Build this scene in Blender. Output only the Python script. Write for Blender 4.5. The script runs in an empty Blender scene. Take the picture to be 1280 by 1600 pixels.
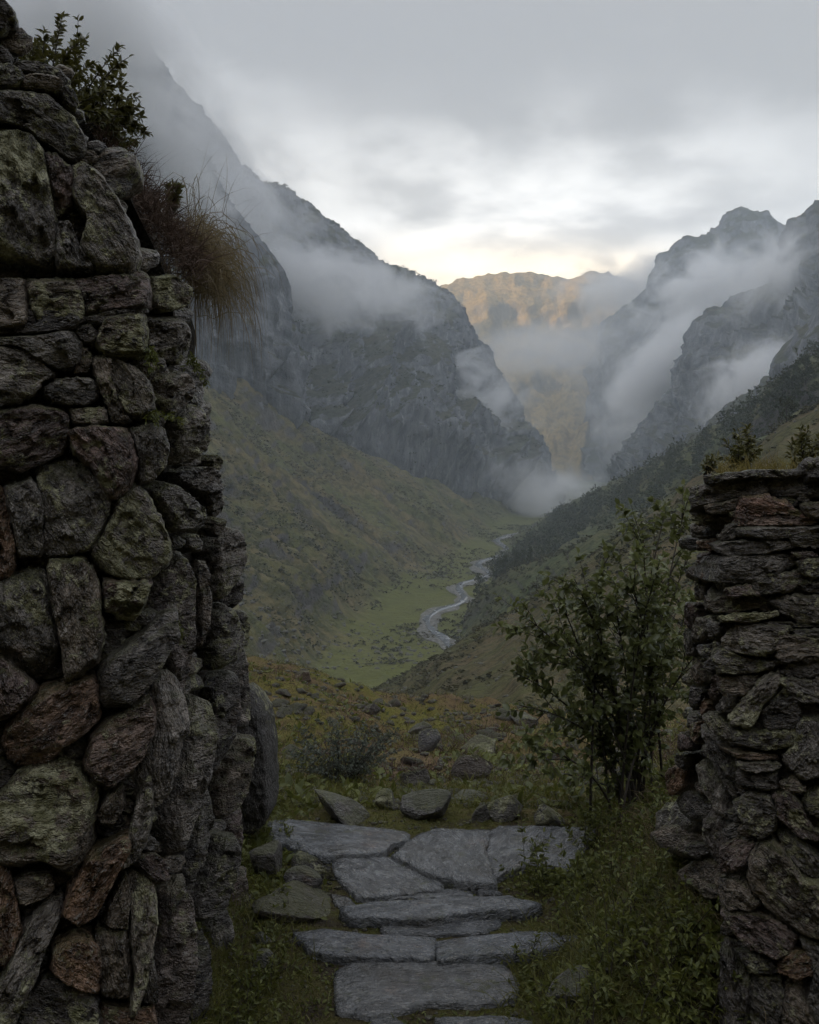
import bpy, math, random
import numpy as np
from mathutils import Matrix, Vector

scene = bpy.context.scene
COL = scene.collection
rad = math.radians
F, HX, HY, CZ = 1600.0, 640.0, 680.0, 1.5          # focal length and principal point in photo pixels, eye height

# ------------------------------------------------------------------ camera
cam_d = bpy.data.cameras.new('camera')
cam = bpy.data.objects.new('camera', cam_d)
COL.objects.link(cam)
cam.location = (0, 0, CZ)
cam.rotation_euler = (rad(90), 0, 0)
cam_d.sensor_fit = 'HORIZONTAL'
cam_d.sensor_width = 36.0
cam_d.lens = 36.0 * F / 1280.0
cam_d.shift_y = -120.0 / 1280.0
cam_d.clip_start = 0.05
cam_d.clip_end = 60000.0
scene.camera = cam

# ------------------------------------------------------------------ render settings and exposure
scene.render.engine = 'CYCLES'
cy = scene.cycles
cy.max_bounces = 8
cy.diffuse_bounces = 3
cy.glossy_bounces = 2
cy.transmission_bounces = 2
cy.volume_bounces = 4
cy.transparent_max_bounces = 8
cy.use_denoising = True
cy.denoiser = 'OPENIMAGEDENOISE'
cy.denoising_input_passes = 'RGB_ALBEDO_NORMAL'
cy.caustics_reflective = False
cy.caustics_refractive = False
cy.volume_step_rate = 1.2
cy.volume_max_steps = 64
vs = scene.view_settings
vs.view_transform = 'Standard'
vs.look = 'None'
vs.exposure = 1.18
vs.gamma = 1.0
vs.use_curve_mapping = False

# ------------------------------------------------------------------ sun (breaks in through a gap far up the valley)
SUN_FROM = Vector((-0.93, -0.30, 0.155)).normalized()      # towards the sun
sun_d = bpy.data.lights.new('sun', 'SUN')
sun_d.energy = 5.0
sun_d.angle = rad(0.5)
sun_d.color = (1.0, 0.68, 0.34)
sun = bpy.data.objects.new('sun', sun_d)
COL.objects.link(sun)
sun.rotation_euler = SUN_FROM.to_track_quat('Z', 'Y').to_euler()


def nd(nt, typ, **kw):
    n = nt.nodes.new(typ)
    for k, v in kw.items():
        if k.startswith('i_'):
            n.inputs[k[2:].replace('_', ' ')].default_value = v
        else:
            setattr(n, k, v)
    return n


class NB:
    """small node-building helper"""
    def __init__(self, nt):
        self.nt = nt

    def link(self, a, b):
        self.nt.links.new(a, b)

    def val(self, sock, v):
        if hasattr(v, 'is_linked') or isinstance(v, bpy.types.NodeSocket):
            self.nt.links.new(v, sock)
        else:
            sock.default_value = v

    def math(self, op, a, b=None, c=None, clamp=False):
        n = self.nt.nodes.new('ShaderNodeMath')
        n.operation = op
        n.use_clamp = clamp
        self.val(n.inputs[0], a)
        if b is not None:
            self.val(n.inputs[1], b)
        if c is not None:
            self.val(n.inputs[2], c)
        return n.outputs[0]

    def vmath(self, op, a, b=None, out=0):
        n = self.nt.nodes.new('ShaderNodeVectorMath')
        n.operation = op
        self.val(n.inputs[0], a)
        if b is not None:
            if op == 'SCALE':
                self.val(n.inputs['Scale'], b)
            else:
                self.val(n.inputs[1], b)
        return n.outputs[out]

    def noise(self, vec, scale, detail=4.0, rough=0.55, dist=0.0, out=0):
        n = self.nt.nodes.new('ShaderNodeTexNoise')
        if vec is not None:
            self.val(n.inputs['Vector'], vec)
        n.inputs['Scale'].default_value = scale
        n.inputs['Detail'].default_value = detail
        n.inputs['Roughness'].default_value = rough
        n.inputs['Distortion'].default_value = dist
        return n.outputs[out]

    def voro(self, vec, scale, feature='F1', out='Distance', rnd=1.0):
        n = self.nt.nodes.new('ShaderNodeTexVoronoi')
        n.feature = feature
        self.val(n.inputs['Vector'], vec)
        n.inputs['Scale'].default_value = scale
        n.inputs['Randomness'].default_value = rnd
        return n.outputs[out]

    def step(self, x, a, b, lo=0.0, hi=1.0):
        n = self.nt.nodes.new('ShaderNodeMapRange')
        n.interpolation_type = 'SMOOTHSTEP'
        self.val(n.inputs['Value'], x)
        n.inputs['From Min'].default_value = a
        n.inputs['From Max'].default_value = b
        n.inputs['To Min'].default_value = lo
        n.inputs['To Max'].default_value = hi
        return n.outputs[0]

    def mix(self, fac, a, b, mode='MIX'):
        n = self.nt.nodes.new('ShaderNodeMix')
        n.data_type = 'RGBA'
        n.blend_type = mode
        self.val(n.inputs[0], fac)
        for s, v in ((n.inputs[6], a), (n.inputs[7], b)):
            if isinstance(v, tuple):
                s.default_value = (v + (1.0,))[:4]
            else:
                self.nt.links.new(v, s)
        return n.outputs[2]

    def ramp(self, fac, stops):
        n = self.nt.nodes.new('ShaderNodeValToRGB')
        self.val(n.inputs[0], fac)
        r = n.color_ramp
        while len(r.elements) < len(stops):
            r.elements.new(0.5)
        for e, (p, c) in zip(r.elements, stops):
            e.position = p
            e.color = (c + (1.0,))[:4]
        return n.outputs[0]

    def scale(self, vec, s):
        n = self.nt.nodes.new('ShaderNodeVectorMath')
        n.operation = 'MULTIPLY'
        self.val(n.inputs[0], vec)
        n.inputs[1].default_value = s
        return n.outputs[0]

    def bump(self, h, strength, dist, normal=None):
        n = self.nt.nodes.new('ShaderNodeBump')
        n.inputs['Strength'].default_value = strength
        n.inputs['Distance'].default_value = dist
        self.val(n.inputs['Height'], h)
        if normal is not None:
            self.nt.links.new(normal, n.inputs['Normal'])
        return n.outputs[0]


# ------------------------------------------------------------------ world: clear sky almost wholly closed by a broken overcast
def pix_dir(px, py):
    return Vector(((px - HX) / F, 1.0, (HY - py) / F)).normalized()


world = bpy.data.worlds.new('World')
scene.world = world
world.use_nodes = True
wt = world.node_tree
wt.nodes.clear()
W = NB(wt)
tc = nd(wt, 'ShaderNodeTexCoord')
dirv = tc.outputs['Generated']
sep = nd(wt, 'ShaderNodeSeparateXYZ')
wt.links.new(dirv, sep.inputs[0])
zc = W.math('ADD', W.math('MAXIMUM', sep.outputs[2], 0.0), 0.22)
cmb = nd(wt, 'ShaderNodeCombineXYZ')
wt.links.new(W.math('DIVIDE', sep.outputs[0], zc), cmb.inputs[0])
wt.links.new(W.math('DIVIDE', sep.outputs[1], zc), cmb.inputs[1])
plane = W.vmath('ADD', cmb.outputs[0], (3.1, 1.7, 0.4))
n_big = W.noise(plane, 0.85, 2.0, 0.5, 0.2)
n_mid = W.noise(plane, 2.3, 5.0, 0.56, 0.15)
cl = W.math('ADD', W.math('MULTIPLY', n_big, 0.55), W.math('MULTIPLY', n_mid, 0.45))
cl = W.math('SUBTRACT', cl, W.step(sep.outputs[2], 0.19, 0.36, 0.0, 0.115))     # the heavier deck overhead
cl = W.step(cl, 0.36, 0.60)


yy_ = W.math('MAXIMUM', sep.outputs[1], 0.05)
az_ = W.math('DIVIDE', sep.outputs[0], yy_)
el_ = W.math('DIVIDE', sep.outputs[2], yy_)


def band(px, py, wx, wy):
    """soft opening in the deck around a bearing up the valley"""
    u = W.math('DIVIDE', W.math('SUBTRACT', az_, (px - HX) / F), wx / F)
    v = W.math('DIVIDE', W.math('SUBTRACT', el_, (HY - py) / F), wy / F)
    q = W.math('ADD', W.math('MULTIPLY', u, u), W.math('MULTIPLY', v, v))
    return W.math('POWER', 2.718, W.math('MULTIPLY', q, -1.0))


cloud = W.mix(cl, (0.112, 0.118, 0.132), (0.345, 0.354, 0.370))
bright = W.math('MULTIPLY', band(800, 350, 420, 120), W.step(n_mid, 0.36, 0.60, 0.25, 1.0))
cloud = W.mix(W.math('MULTIPLY', bright, 0.95), cloud, (0.80, 0.785, 0.76))
warm = W.math('MULTIPLY', band(810, 432, 230, 48), W.step(n_mid, 0.34, 0.58, 0.45, 1.0))
cloud = W.mix(W.math('MULTIPLY', warm, 0.9), cloud, (1.32, 1.04, 0.66))
# an overcast is brightest overhead
cloud = W.mix(1.0, cloud, W.step(sep.outputs[2], 0.36, 1.0, 1.0, 3.2), 'MULTIPLY')
sky = nd(wt, 'ShaderNodeTexSky')
sky.sky_type = 'NISHITA'
sky.sun_disc = False
sky.sun_elevation = math.asin(SUN_FROM.z)
sky.sun_rotation = math.atan2(SUN_FROM.x, SUN_FROM.y)
bg1 = nd(wt, 'ShaderNodeBackground')
wt.links.new(sky.outputs[0], bg1.inputs['Color'])
bg1.inputs['Strength'].default_value = 0.07
bg2 = nd(wt, 'ShaderNodeBackground')
wt.links.new(cloud, bg2.inputs['Color'])
CLOUD_GAIN = 1.5
bg2.inputs['Strength'].default_value = CLOUD_GAIN
mx = nd(wt, 'ShaderNodeMixShader')
mx.inputs[0].default_value = 0.92
wt.links.new(bg1.outputs[0], mx.inputs[1])
wt.links.new(bg2.outputs[0], mx.inputs[2])
wo = nd(wt, 'ShaderNodeOutputWorld')
wt.links.new(mx.outputs[0], wo.inputs['Surface'])


# ------------------------------------------------------------------ numeric helpers
def P(px, py, Y):
    return np.array([(px - HX) / F * Y, Y, CZ - (py - HY) / F * Y])


def _hash(ix, iy, iz, seed):
    h = (ix.astype(np.uint32) * np.uint32(374761393) + iy.astype(np.uint32) * np.uint32(668265263)
         + iz.astype(np.uint32) * np.uint32(2147483647) + np.uint32((seed * 1274126177) & 0xffffffff))
    h = (h ^ (h >> np.uint32(13))) * np.uint32(1274126177)
    h = (h ^ (h >> np.uint32(16))) * np.uint32(2246822519)
    h = h ^ (h >> np.uint32(15))
    return h.astype(np.float64) / 4294967295.0


def vnoise(p, seed=0):
    """value noise in -1..1 at points p (n,3)"""
    p = np.asarray(p, float)
    i = np.floor(p)
    f = p - i
    f = f * f * f * (f * (f * 6 - 15) + 10)
    i = i.astype(np.int64)
    out = 0
    for dx in (0, 1):
        wx = f[:, 0] if dx else 1 - f[:, 0]
        for dy in (0, 1):
            wy = f[:, 1] if dy else 1 - f[:, 1]
            for dz in (0, 1):
                wz = f[:, 2] if dz else 1 - f[:, 2]
                out = out + wx * wy * wz * _hash(i[:, 0] + dx, i[:, 1] + dy, i[:, 2] + dz, seed)
    return out * 2 - 1


_ROT = np.array([[0.00, 0.80, 0.60], [-0.80, 0.36, -0.48], [-0.60, -0.48, 0.64]])


def fbm(p, octs=5, gain=0.5, lac=2.03, seed=0, ridged=False):
    p = np.asarray(p, float)
    a, s, tot = 1.0, 0.0, 0.0
    for o in range(octs):
        n = vnoise(p, seed + o * 17)
        if ridged:
            n = 1 - 2 * np.abs(n)
        s = s + a * n
        tot += a
        a *= gain
        p = p @ _ROT.T * lac + 11.3
    return s / tot


def sstep(x, a, b):
    t = np.clip((x - a) / (b - a), 0, 1)
    return t * t * (3 - 2 * t)


def new_mesh(name, verts, faces, smooth=True):
    """faces: (n,3) or (n,4) int array, or list of such arrays"""
    me = bpy.data.meshes.new(name)
    verts = np.ascontiguousarray(verts, dtype=np.float32)
    fl = faces if isinstance(faces, list) else [faces]
    fl = [np.asarray(f, dtype=np.int32) for f in fl if len(f)]
    nl = sum(f.size for f in fl)
    nf = sum(len(f) for f in fl)
    me.vertices.add(len(verts))
    me.vertices.foreach_set('co', verts.ravel())
    me.loops.add(nl)
    me.polygons.add(nf)
    me.loops.foreach_set('vertex_index', np.concatenate([f.ravel() for f in fl]))
    st, pos = [], 0
    for f in fl:
        st.append(pos + np.arange(len(f)) * f.shape[1])
        pos += f.size
    me.polygons.foreach_set('loop_start', np.concatenate(st).astype(np.int32))
    if smooth:
        me.polygons.foreach_set('use_smooth', np.ones(nf, dtype=bool))
    me.update(calc_edges=True)
    return me


def add_obj(name, me, mat=None, parent=None, loc=None, **props):
    o = bpy.data.objects.new(name, me)
    COL.objects.link(o)
    if mat is not None and me is not None and len(me.materials) == 0:
        me.materials.append(mat)
    if parent is not None:
        o.parent = parent
    if loc is not None:
        o.location = loc
    for k, v in props.items():
        o[k] = v
    return o


def thing(name, label, cat, loc=(0, 0, 0), group=None):
    o = bpy.data.objects.new(name, None)
    o.empty_display_size = 0.1
    COL.objects.link(o)
    o.location = loc
    o['label'] = label
    o['category'] = cat
    if group:
        o['group'] = group
    return o


def grid_faces(nu, nv, close_u=False):
    i, j = np.meshgrid(np.arange(nu if close_u else nu - 1), np.arange(nv - 1), indexing='ij')
    i2 = (i + 1) % nu
    return np.stack([i * nv + j, i2 * nv + j, i2 * nv + j + 1, i * nv + j + 1], -1).reshape(-1, 4)


def catmull(pts, n):
    """n samples of a Catmull-Rom curve through pts (k,d), chord-length spaced"""
    pts = np.asarray(pts, float)
    if len(pts) == 2:
        t = np.linspace(0, 1, n)[:, None]
        return pts[0] * (1 - t) + pts[1] * t
    ext = np.vstack([2 * pts[0] - pts[1], pts, 2 * pts[-1] - pts[-2]])
    m = 40
    out = []
    for k in range(len(pts) - 1):
        p0, p1, p2, p3 = ext[k:k + 4]
        t = np.linspace(0, 1, m, endpoint=False)[:, None]
        out.append(0.5 * (2 * p1 + (p2 - p0) * t + (2 * p0 - 5 * p1 + 4 * p2 - p3) * t ** 2 + (-p0 + 3 * p1 - 3 * p2 + p3) * t ** 3))
    out.append(pts[-1:])
    c = np.vstack(out)
    return c


def resample(c, n):
    d = np.r_[0, np.cumsum(np.linalg.norm(np.diff(c, axis=0), axis=1))]
    s = np.linspace(0, d[-1], n)
    return np.stack([np.interp(s, d, c[:, k]) for k in range(c.shape[1])], 1)


def loft(rails, nu, nv, P=P):
    """rails: lists of (px, py, depth) read off the photo, all running the same way; returns world grid (nu,nv,3)"""
    if len(rails[0]) == len(rails[1]) == len(rails[-1]) >= 9:                  # rails read off in matching columns
        cs = [catmull(np.array([P(*q) for q in r]), 0) for r in rails]
        R = np.stack([np.stack([np.interp(np.linspace(0, len(c) - 1, nu), np.arange(len(c)), c[:, k]) for k in range(3)], 1) for c in cs], 1)
    else:
        R = np.stack([resample(catmull(np.array([P(*q) for q in r]), 0), nu) for r in rails], 1)      # nu, k, 3
    k = R.shape[1]
    mean_len = np.r_[0, np.cumsum(np.linalg.norm(np.diff(R, axis=1), axis=2).mean(0))]
    s = np.linspace(0, mean_len[-1], nv)
    ext = np.concatenate([2 * R[:, :1] - R[:, 1:2], R, 2 * R[:, -1:] - R[:, -2:-1]], 1)
    seg = np.clip(np.searchsorted(mean_len, s, side='right') - 1, 0, k - 2)
    t = ((s - mean_len[seg]) / (mean_len[seg + 1] - mean_len[seg]))[None, :, None]
    p0, p1, p2, p3 = ext[:, seg], ext[:, seg + 1], ext[:, seg + 2], ext[:, seg + 3]
    # softened Catmull-Rom: half way to linear keeps breaks of slope
    cr = 0.5 * (2 * p1 + (p2 - p0) * t + (2 * p0 - 5 * p1 + 4 * p2 - p3) * t ** 2 + (-p0 + 3 * p1 - 3 * p2 + p3) * t ** 3)
    lin = p1 * (1 - t) + p2 * t
    return 0.6 * cr + 0.4 * lin, s, mean_len


def grid_normals(G):
    du = np.gradient(G, axis=0)
    dv = np.gradient(G, axis=1)
    n = np.cross(du, dv)
    n /= np.linalg.norm(n, axis=2, keepdims=True) + 1e-9
    return n


def principled(name, rough=0.8, spec=0.3):
    m = bpy.data.materials.new(name)
    m.use_nodes = True
    nt = m.node_tree
    nt.nodes.clear()
    b = nt.nodes.new('ShaderNodeBsdfPrincipled')
    o = nt.nodes.new('ShaderNodeOutputMaterial')
    nt.links.new(b.outputs[0], o.inputs['Surface'])
    b.inputs['Roughness'].default_value = rough
    b.inputs['Specular IOR Level'].default_value = spec
    return m, NB(nt), b


# ------------------------------------------------------------------ terrain materials
def mat_mountain(name, rock_a, rock_b, grass_a, grass_b, lo, hi, s=1.0, floor=None):
    """bare rock where it is steep, grass and heath where it is not; s scales the pattern"""
    m, N, b = principled(name, 0.9, 0.15)
    geo = nd(N.nt, 'ShaderNodeNewGeometry')
    pos = geo.outputs['Position']
    sp = nd(N.nt, 'ShaderNodeSeparateXYZ')
    N.link(geo.outputs['Normal'], sp.inputs[0])
    n1 = N.noise(pos, 0.012 * s, 6, 0.6)
    n2 = N.noise(pos, 0.09 * s, 5, 0.65)
    n3 = N.noise(N.scale(pos, (1, 1, 0.35)), 0.045 * s, 6, 0.7)
    rock = N.mix(N.step(n3, 0.3, 0.7), rock_a, rock_b)
    pale = N.step(N.noise(N.scale(pos, (1, 1, 0.25)), 0.07 * s, 4, 0.7), 0.54, 0.72)
    rock = N.mix(N.math('MULTIPLY', pale, 0.5), rock, tuple(min(1, c * 2.2) for c in rock_b))
    grass = N.mix(N.step(n1, 0.35, 0.65), grass_a, grass_b)
    tuss = N.step(n2, 0.42, 0.62)
    grass = N.mix(N.math('MULTIPLY', tuss, 0.75), grass, tuple(c * 0.40 for c in grass_a))
    slope = N.math('ADD', sp.outputs[2], N.math('MULTIPLY', N.math('SUBTRACT', n2, 0.5), 0.5))
    slope = N.math('ADD', slope, N.math('MULTIPLY', N.math('SUBTRACT', n1, 0.5), 0.3))
    g = N.step(slope, lo, hi)
    if floor:                                     # lusher turf on the flat valley bottom
        sz = nd(N.nt, 'ShaderNodeSeparateXYZ')
        N.link(pos, sz.inputs[0])
        zz = N.math('ADD', sz.outputs[2], N.math('MULTIPLY', N.math('SUBTRACT', n1, 0.5), 14.0))
        fl = N.step(zz, floor + 7.0, floor + 1.0)
        grass = N.mix(N.math('MULTIPLY', fl, 0.85), grass, N.mix(n2, (0.15, 0.165, 0.032), (0.085, 0.085, 0.03)))
    col = N.mix(g, rock, grass)
    N.link(col, b.inputs['Base Color'])
    h = N.math('ADD', N.math('MULTIPLY', n3, 1.0), N.math('MULTIPLY', n2, 0.6))
    N.link(N.bump(h, 1.0, 8.0 / s), b.inputs['Normal'])
    return m


M_LEFT = mat_mountain('left_mountain_rock_and_grass', (0.055, 0.060, 0.069), (0.20, 0.205, 0.218), (0.060, 0.066, 0.040), (0.080, 0.076, 0.042), 0.58, 0.78, 1.6)
M_SLOPE = mat_mountain('valley_grass_slope', (0.06, 0.056, 0.05), (0.12, 0.11, 0.10), (0.100, 0.106, 0.032), (0.165, 0.130, 0.060), 0.40, 0.62, 1.5, floor=-100.0)
M_NEAR = mat_mountain('heath_hillside', (0.05, 0.044, 0.034), (0.10, 0.088, 0.07), (0.082, 0.082, 0.026), (0.112, 0.084, 0.042), 0.35, 0.60, 5.0)
M_GREEN = mat_mountain('green_hillside', (0.05, 0.048, 0.04), (0.10, 0.09, 0.08), (0.072, 0.088, 0.028), (0.115, 0.108, 0.046), 0.35, 0.60, 2.5)
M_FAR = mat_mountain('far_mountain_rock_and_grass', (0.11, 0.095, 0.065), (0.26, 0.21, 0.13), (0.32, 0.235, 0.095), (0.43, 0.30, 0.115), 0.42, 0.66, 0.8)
M_RIGHT = mat_mountain('right_mountain_rock', (0.06, 0.064, 0.072), (0.20, 0.203, 0.213), (0.06, 0.062, 0.034), (0.085, 0.08, 0.045), 0.60, 0.80, 0.8)


def mountain(name, rails, nu, nv, mat, amp, freq, gully, gfreq, seed, ridge_v=None, keep=0.35, octs=6, P=P, calm=None, gain=0.52, crag=0.0, cfreq=1.0):
    G, s, ml = loft(rails, nu, nv, P)
    n = grid_normals(G)
    if n[..., 2].mean() < 0:
        n = -n
    pts = G.reshape(-1, 3)
    ulen = np.linalg.norm(np.diff(G[:, nv // 2], axis=0), axis=1).sum()
    uu = np.repeat(np.linspace(0, ulen, nu), nv)
    vv = np.tile(s, nu)
    d = amp * fbm(pts * freq, octs, gain, seed=seed, ridged=True)
    q = np.stack([uu * gfreq + 0.8 * vnoise(np.stack([uu * gfreq * 0.7, vv * gfreq * 0.5, uu * 0], 1), seed + 5), vv * gfreq * 0.16, uu * 0 + seed], 1)
    d = d + gully * fbm(q, 3, 0.5, seed=seed + 40, ridged=True)
    if ridge_v is not None:                       # keep the traced skyline: calm the broad relief there, leave the crags
        w = np.exp(-((vv - ml[ridge_v]) / (0.16 * ml[-1])) ** 2)
        d = d * (1 - (1 - keep) * w)
    if crag:
        d = d + crag * fbm(pts * np.array([1, 1, 0.85]) * 0.028 * cfreq, 5, 0.62, seed=seed + 71, ridged=True)
    if calm is not None:                          # valley floor lies quiet
        d = d * (1 - 0.93 * sstep(vv, ml[calm[0]] * 0.85 + ml[calm[0] - 1] * 0.15, ml[calm[1]] * 0.75 + ml[calm[0]] * 0.25))
    edge = np.minimum(vv / ml[-1], 1 - vv / ml[-1])
    d = d * sstep(edge, 0.0, 0.06)
    out = pts + n.reshape(-1, 3) * d[:, None]
    fc = grid_faces(nu, nv)
    if grid_normals(G)[..., 2].mean() < 0:
        fc = fc[:, ::-1]
    me = new_mesh(name, out, fc)
    o = add_obj(name, me, mat, kind='structure')
    return o, out.reshape(nu, nv, 3)

# ------------------------------------------------------------------ the valley and its mountains
VALLEY = -100.0

# one broad sheet under everything, out to the horizon
gy = np.concatenate([np.linspace(-1400, -200, 12), np.linspace(250, 2500, 60), np.linspace(2700, 4900, 20)])
gx = np.concatenate([np.linspace(-2300, -900, 14), np.linspace(-800, 1200, 60), np.linspace(1400, 2700, 14)])
XX, YY = np.meshgrid(gx, gy, indexing='ij')
ZZ = VALLEY - 3.0 + 1.2 * fbm(np.stack([XX.ravel() * .01, YY.ravel() * .01, XX.ravel() * 0], 1), 4).reshape(XX.shape)
ZZ = ZZ - 40 * sstep(-YY, 100, 400)
me = new_mesh('valley_floor', np.stack([XX, YY, ZZ], -1).reshape(-1, 3), grid_faces(len(gx), len(gy)))
M_FLOOR = mat_mountain('valley_floor_turf', (0.10, 0.095, 0.085), (0.19, 0.18, 0.165), (0.105, 0.125, 0.030), (0.105, 0.098, 0.045), 0.3, 0.6, 2.0)
add_obj('valley_floor', me, M_FLOOR, kind='structure')

# left flank of the trough, given in cross-sections: (y, x and z at cliff foot, mid slope, lower slope), then foot and far bank on the valley floor
SECT = [(160, -230, 30, -130, -45, -75, -88, -45, 60), (250, -222, 40, -122, -45, -64, -88, -34, 50), (369, -202, 45, -112, -45, -57, -88, -27, 45), (480, -190, 50, -106, -45, -56, -88, -26, 42), (570, -185, 55, -100, -42, -46, -88, -16, 42),
        (663, -178, 58, -92, -40, -32, -88, 0, 52), (773, -170, 58, -78, -40, -10, -88, 22, 72), (912, -152, 42, -46, -42, 28, -88, 58, 104), (1060, -112, 2, -10, -46, 62, -89, 94, 140), (1250, -34, -28, 46, -62, 106, -92, 132, 178), (1500, 110, -72, 150, -84, 182, -96, 205, 250)]
slope_o, slope_G = mountain('left_valley_slope', [
    [(q[1], q[0], q[2]) for q in SECT], [(q[3], q[0], q[4]) for q in SECT], [(q[5], q[0], q[6]) for q in SECT], [(q[7], q[0], -100.0) for q in SECT], [(q[8], q[0], -100.0) for q in SECT],
], 350, 220, M_SLOPE, 6.0, 0.018, 12.0, 0.022, 3, calm=(2, 3), gain=0.55, crag=1.6, cfreq=2.5, P=lambda *q: np.array(q, float))


left_o, left_G = mountain('left_mountain', [
    [(100, 900, 2400), (300, 800, 2300), (520, 760, 2200), (700, 780, 2150), (800, 800, 2050), (890, 815, 1980)],
    [(40, -60, 1150), (180, 60, 1220), (290, 190, 1300), (380, 290, 1380), (450, 322, 1450), (495, 352, 1480), (540, 385, 1510), (620, 432, 1560), (690, 466, 1610), (722, 512, 1640), (768, 578, 1680), (802, 640, 1710), (838, 716, 1740), (872, 800, 1760)],
    [(60, 250, 950), (200, 330, 1000), (330, 430, 1090), (430, 490, 1180), (520, 530, 1260), (600, 565, 1330), (680, 610, 1400), (750, 680, 1480), (810, 755, 1560), (862, 806, 1640)],
    [(60, 390, 690), (200, 480, 760), (320, 580, 860), (410, 655, 950), (500, 704, 1065), (600, 720, 1145), (700, 756, 1245), (790, 800, 1345), (860, 816, 1500)],
    [(60, 500, 690), (200, 580, 750), (320, 680, 850), (410, 740, 940), (500, 770, 1050), (600, 790, 1130), (700, 810, 1230), (790, 830, 1330), (860, 830, 1480)],
], 380, 320, M_LEFT, 40.0, 0.007, 60.0, 0.010, 11, ridge_v=1, keep=0.10, gain=0.6, octs=7, crag=13.0)

# nearer crag on the left whose edge falls through the cloud
crag_o, crag_G = mountain('left_crag', [
    [(-200, -300, 1500), (0, -100, 1500), (200, 150, 1450), (330, 420, 1300), (420, 640, 1150)],
    [(-250, -320, 900), (-80, -150, 900), (30, 20, 900), (120, 95, 905), (215, 175, 910), (285, 245, 915), (340, 315, 920), (395, 395, 925), (428, 455, 930), (446, 550, 940), (452, 640, 960)],
    [(-350, 0, 700), (-150, 80, 720), (50, 220, 760), (200, 380, 800), (300, 470, 830), (370, 540, 860), (420, 600, 890), (450, 660, 940)],
    [(-350, 250, 520), (-150, 320, 560), (60, 400, 630), (200, 490, 720), (320, 600, 830), (390, 645, 890), (450, 690, 960)],
    [(-350, 500, 500), (-150, 520, 540), (60, 560, 620), (200, 600, 710), (320, 700, 820), (390, 740, 890), (450, 770, 960)],
], 200, 190, M_LEFT, 24.0, 0.011, 24.0, 0.018, 23, ridge_v=1, keep=0.35, gain=0.6, crag=9.0, cfreq=1.4)

# far mountain that closes the valley
far_o, far_G = mountain('far_mountain', [
    [(200, 700, 4592), (700, 650, 4592), (1000, 650, 4592), (1500, 700, 4592)],
    [(300, 560, 3526), (520, 490, 3526), (640, 468, 3526), (700, 458, 3526), (760, 447, 3526), (820, 441, 3526), (875, 450, 3526), (935, 436, 3526), (1000, 458, 3567), (1080, 450, 3608), (1300, 420, 3690)],
    [(300, 640, 3116), (600, 600, 3116), (760, 590, 3075), (880, 590, 3116), (1000, 600, 3157), (1300, 600, 3198)],
    [(300, 740, 2747), (600, 720, 2706), (780, 715, 2665), (880, 715, 2706), (1000, 720, 2788), (1300, 720, 2870)],
    [(300, 790, 2378), (600, 770, 2296), (780, 760, 2255), (880, 762, 2296), (1000, 765, 2378), (1300, 765, 2460)],
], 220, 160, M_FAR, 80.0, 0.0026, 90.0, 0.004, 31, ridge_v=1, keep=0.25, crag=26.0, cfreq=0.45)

# high peak on the right
peak_o, peak_G = mountain('right_peak', [
    [(960, 800, 3300), (1000, 700, 3400), (1100, 600, 3400), (1250, 560, 3400), (1500, 560, 3300)],
    [(945, 775, 2700), (935, 690, 2680), (928, 612, 2650), (940, 552, 2620), (962, 512, 2600), (1008, 482, 2590), (1032, 436, 2580), (1050, 402, 2580), (1118, 368, 2580), (1140, 346, 2580), (1160, 335, 2580), (1184, 343, 2580), (1215, 362, 2580), (1245, 385, 2570), (1300, 400, 2550), (1450, 420, 2500)],
    [(955, 782, 2560), (955, 720, 2450), (970, 650, 2380), (1000, 590, 2330), (1070, 520, 2300), (1140, 490, 2300), (1220, 500, 2300), (1450, 520, 2250)],
    [(965, 788, 2420), (975, 760, 2200), (1000, 730, 2120), (1050, 690, 2080), (1130, 660, 2060), (1220, 640, 2040), (1450, 640, 2000)],
    [(975, 796, 2300), (985, 785, 2050), (1015, 775, 1980), (1070, 770, 1930), (1150, 760, 1900), (1250, 740, 1880), (1450, 740, 1850)],
], 260, 215, M_RIGHT, 50.0, 0.0052, 56.0, 0.008, 47, ridge_v=1, keep=0.3, gain=0.6, crag=22.0, cfreq=0.7)

# nearer crags on the right
spur_o, spur_G = mountain('right_crag', [
    [(960, 790, 2000), (1060, 700, 2000), (1150, 620, 2000), (1280, 560, 2000), (1500, 500, 2000)],
    [(978, 760, 1690), (1000, 715, 1690), (1040, 645, 1680), (1072, 600, 1670), (1092, 548, 1660), (1112, 516, 1650), (1160, 478, 1640), (1212, 440, 1630), (1232, 405, 1620), (1248, 372, 1610), (1275, 342, 1600), (1310, 318, 1590), (1500, 260, 1560)],
    [(985, 765, 1600), (1030, 730, 1540), (1080, 680, 1500), (1130, 620, 1470), (1190, 560, 1450), (1250, 510, 1430), (1320, 480, 1400), (1500, 440, 1350)],
    [(1000, 772, 1500), (1050, 752, 1400), (1110, 720, 1330), (1170, 670, 1290), (1230, 620, 1260), (1300, 590, 1230), (1500, 560, 1180)],
    [(1010, 790, 1450), (1060, 780, 1330), (1120, 760, 1260), (1180, 720, 1210), (1240, 680, 1180), (1310, 660, 1150), (1500, 640, 1100)],
], 240, 205, M_RIGHT, 36.0, 0.009, 38.0, 0.013, 59, ridge_v=1, keep=0.35, gain=0.6, crag=18.0, cfreq=0.9)

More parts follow.
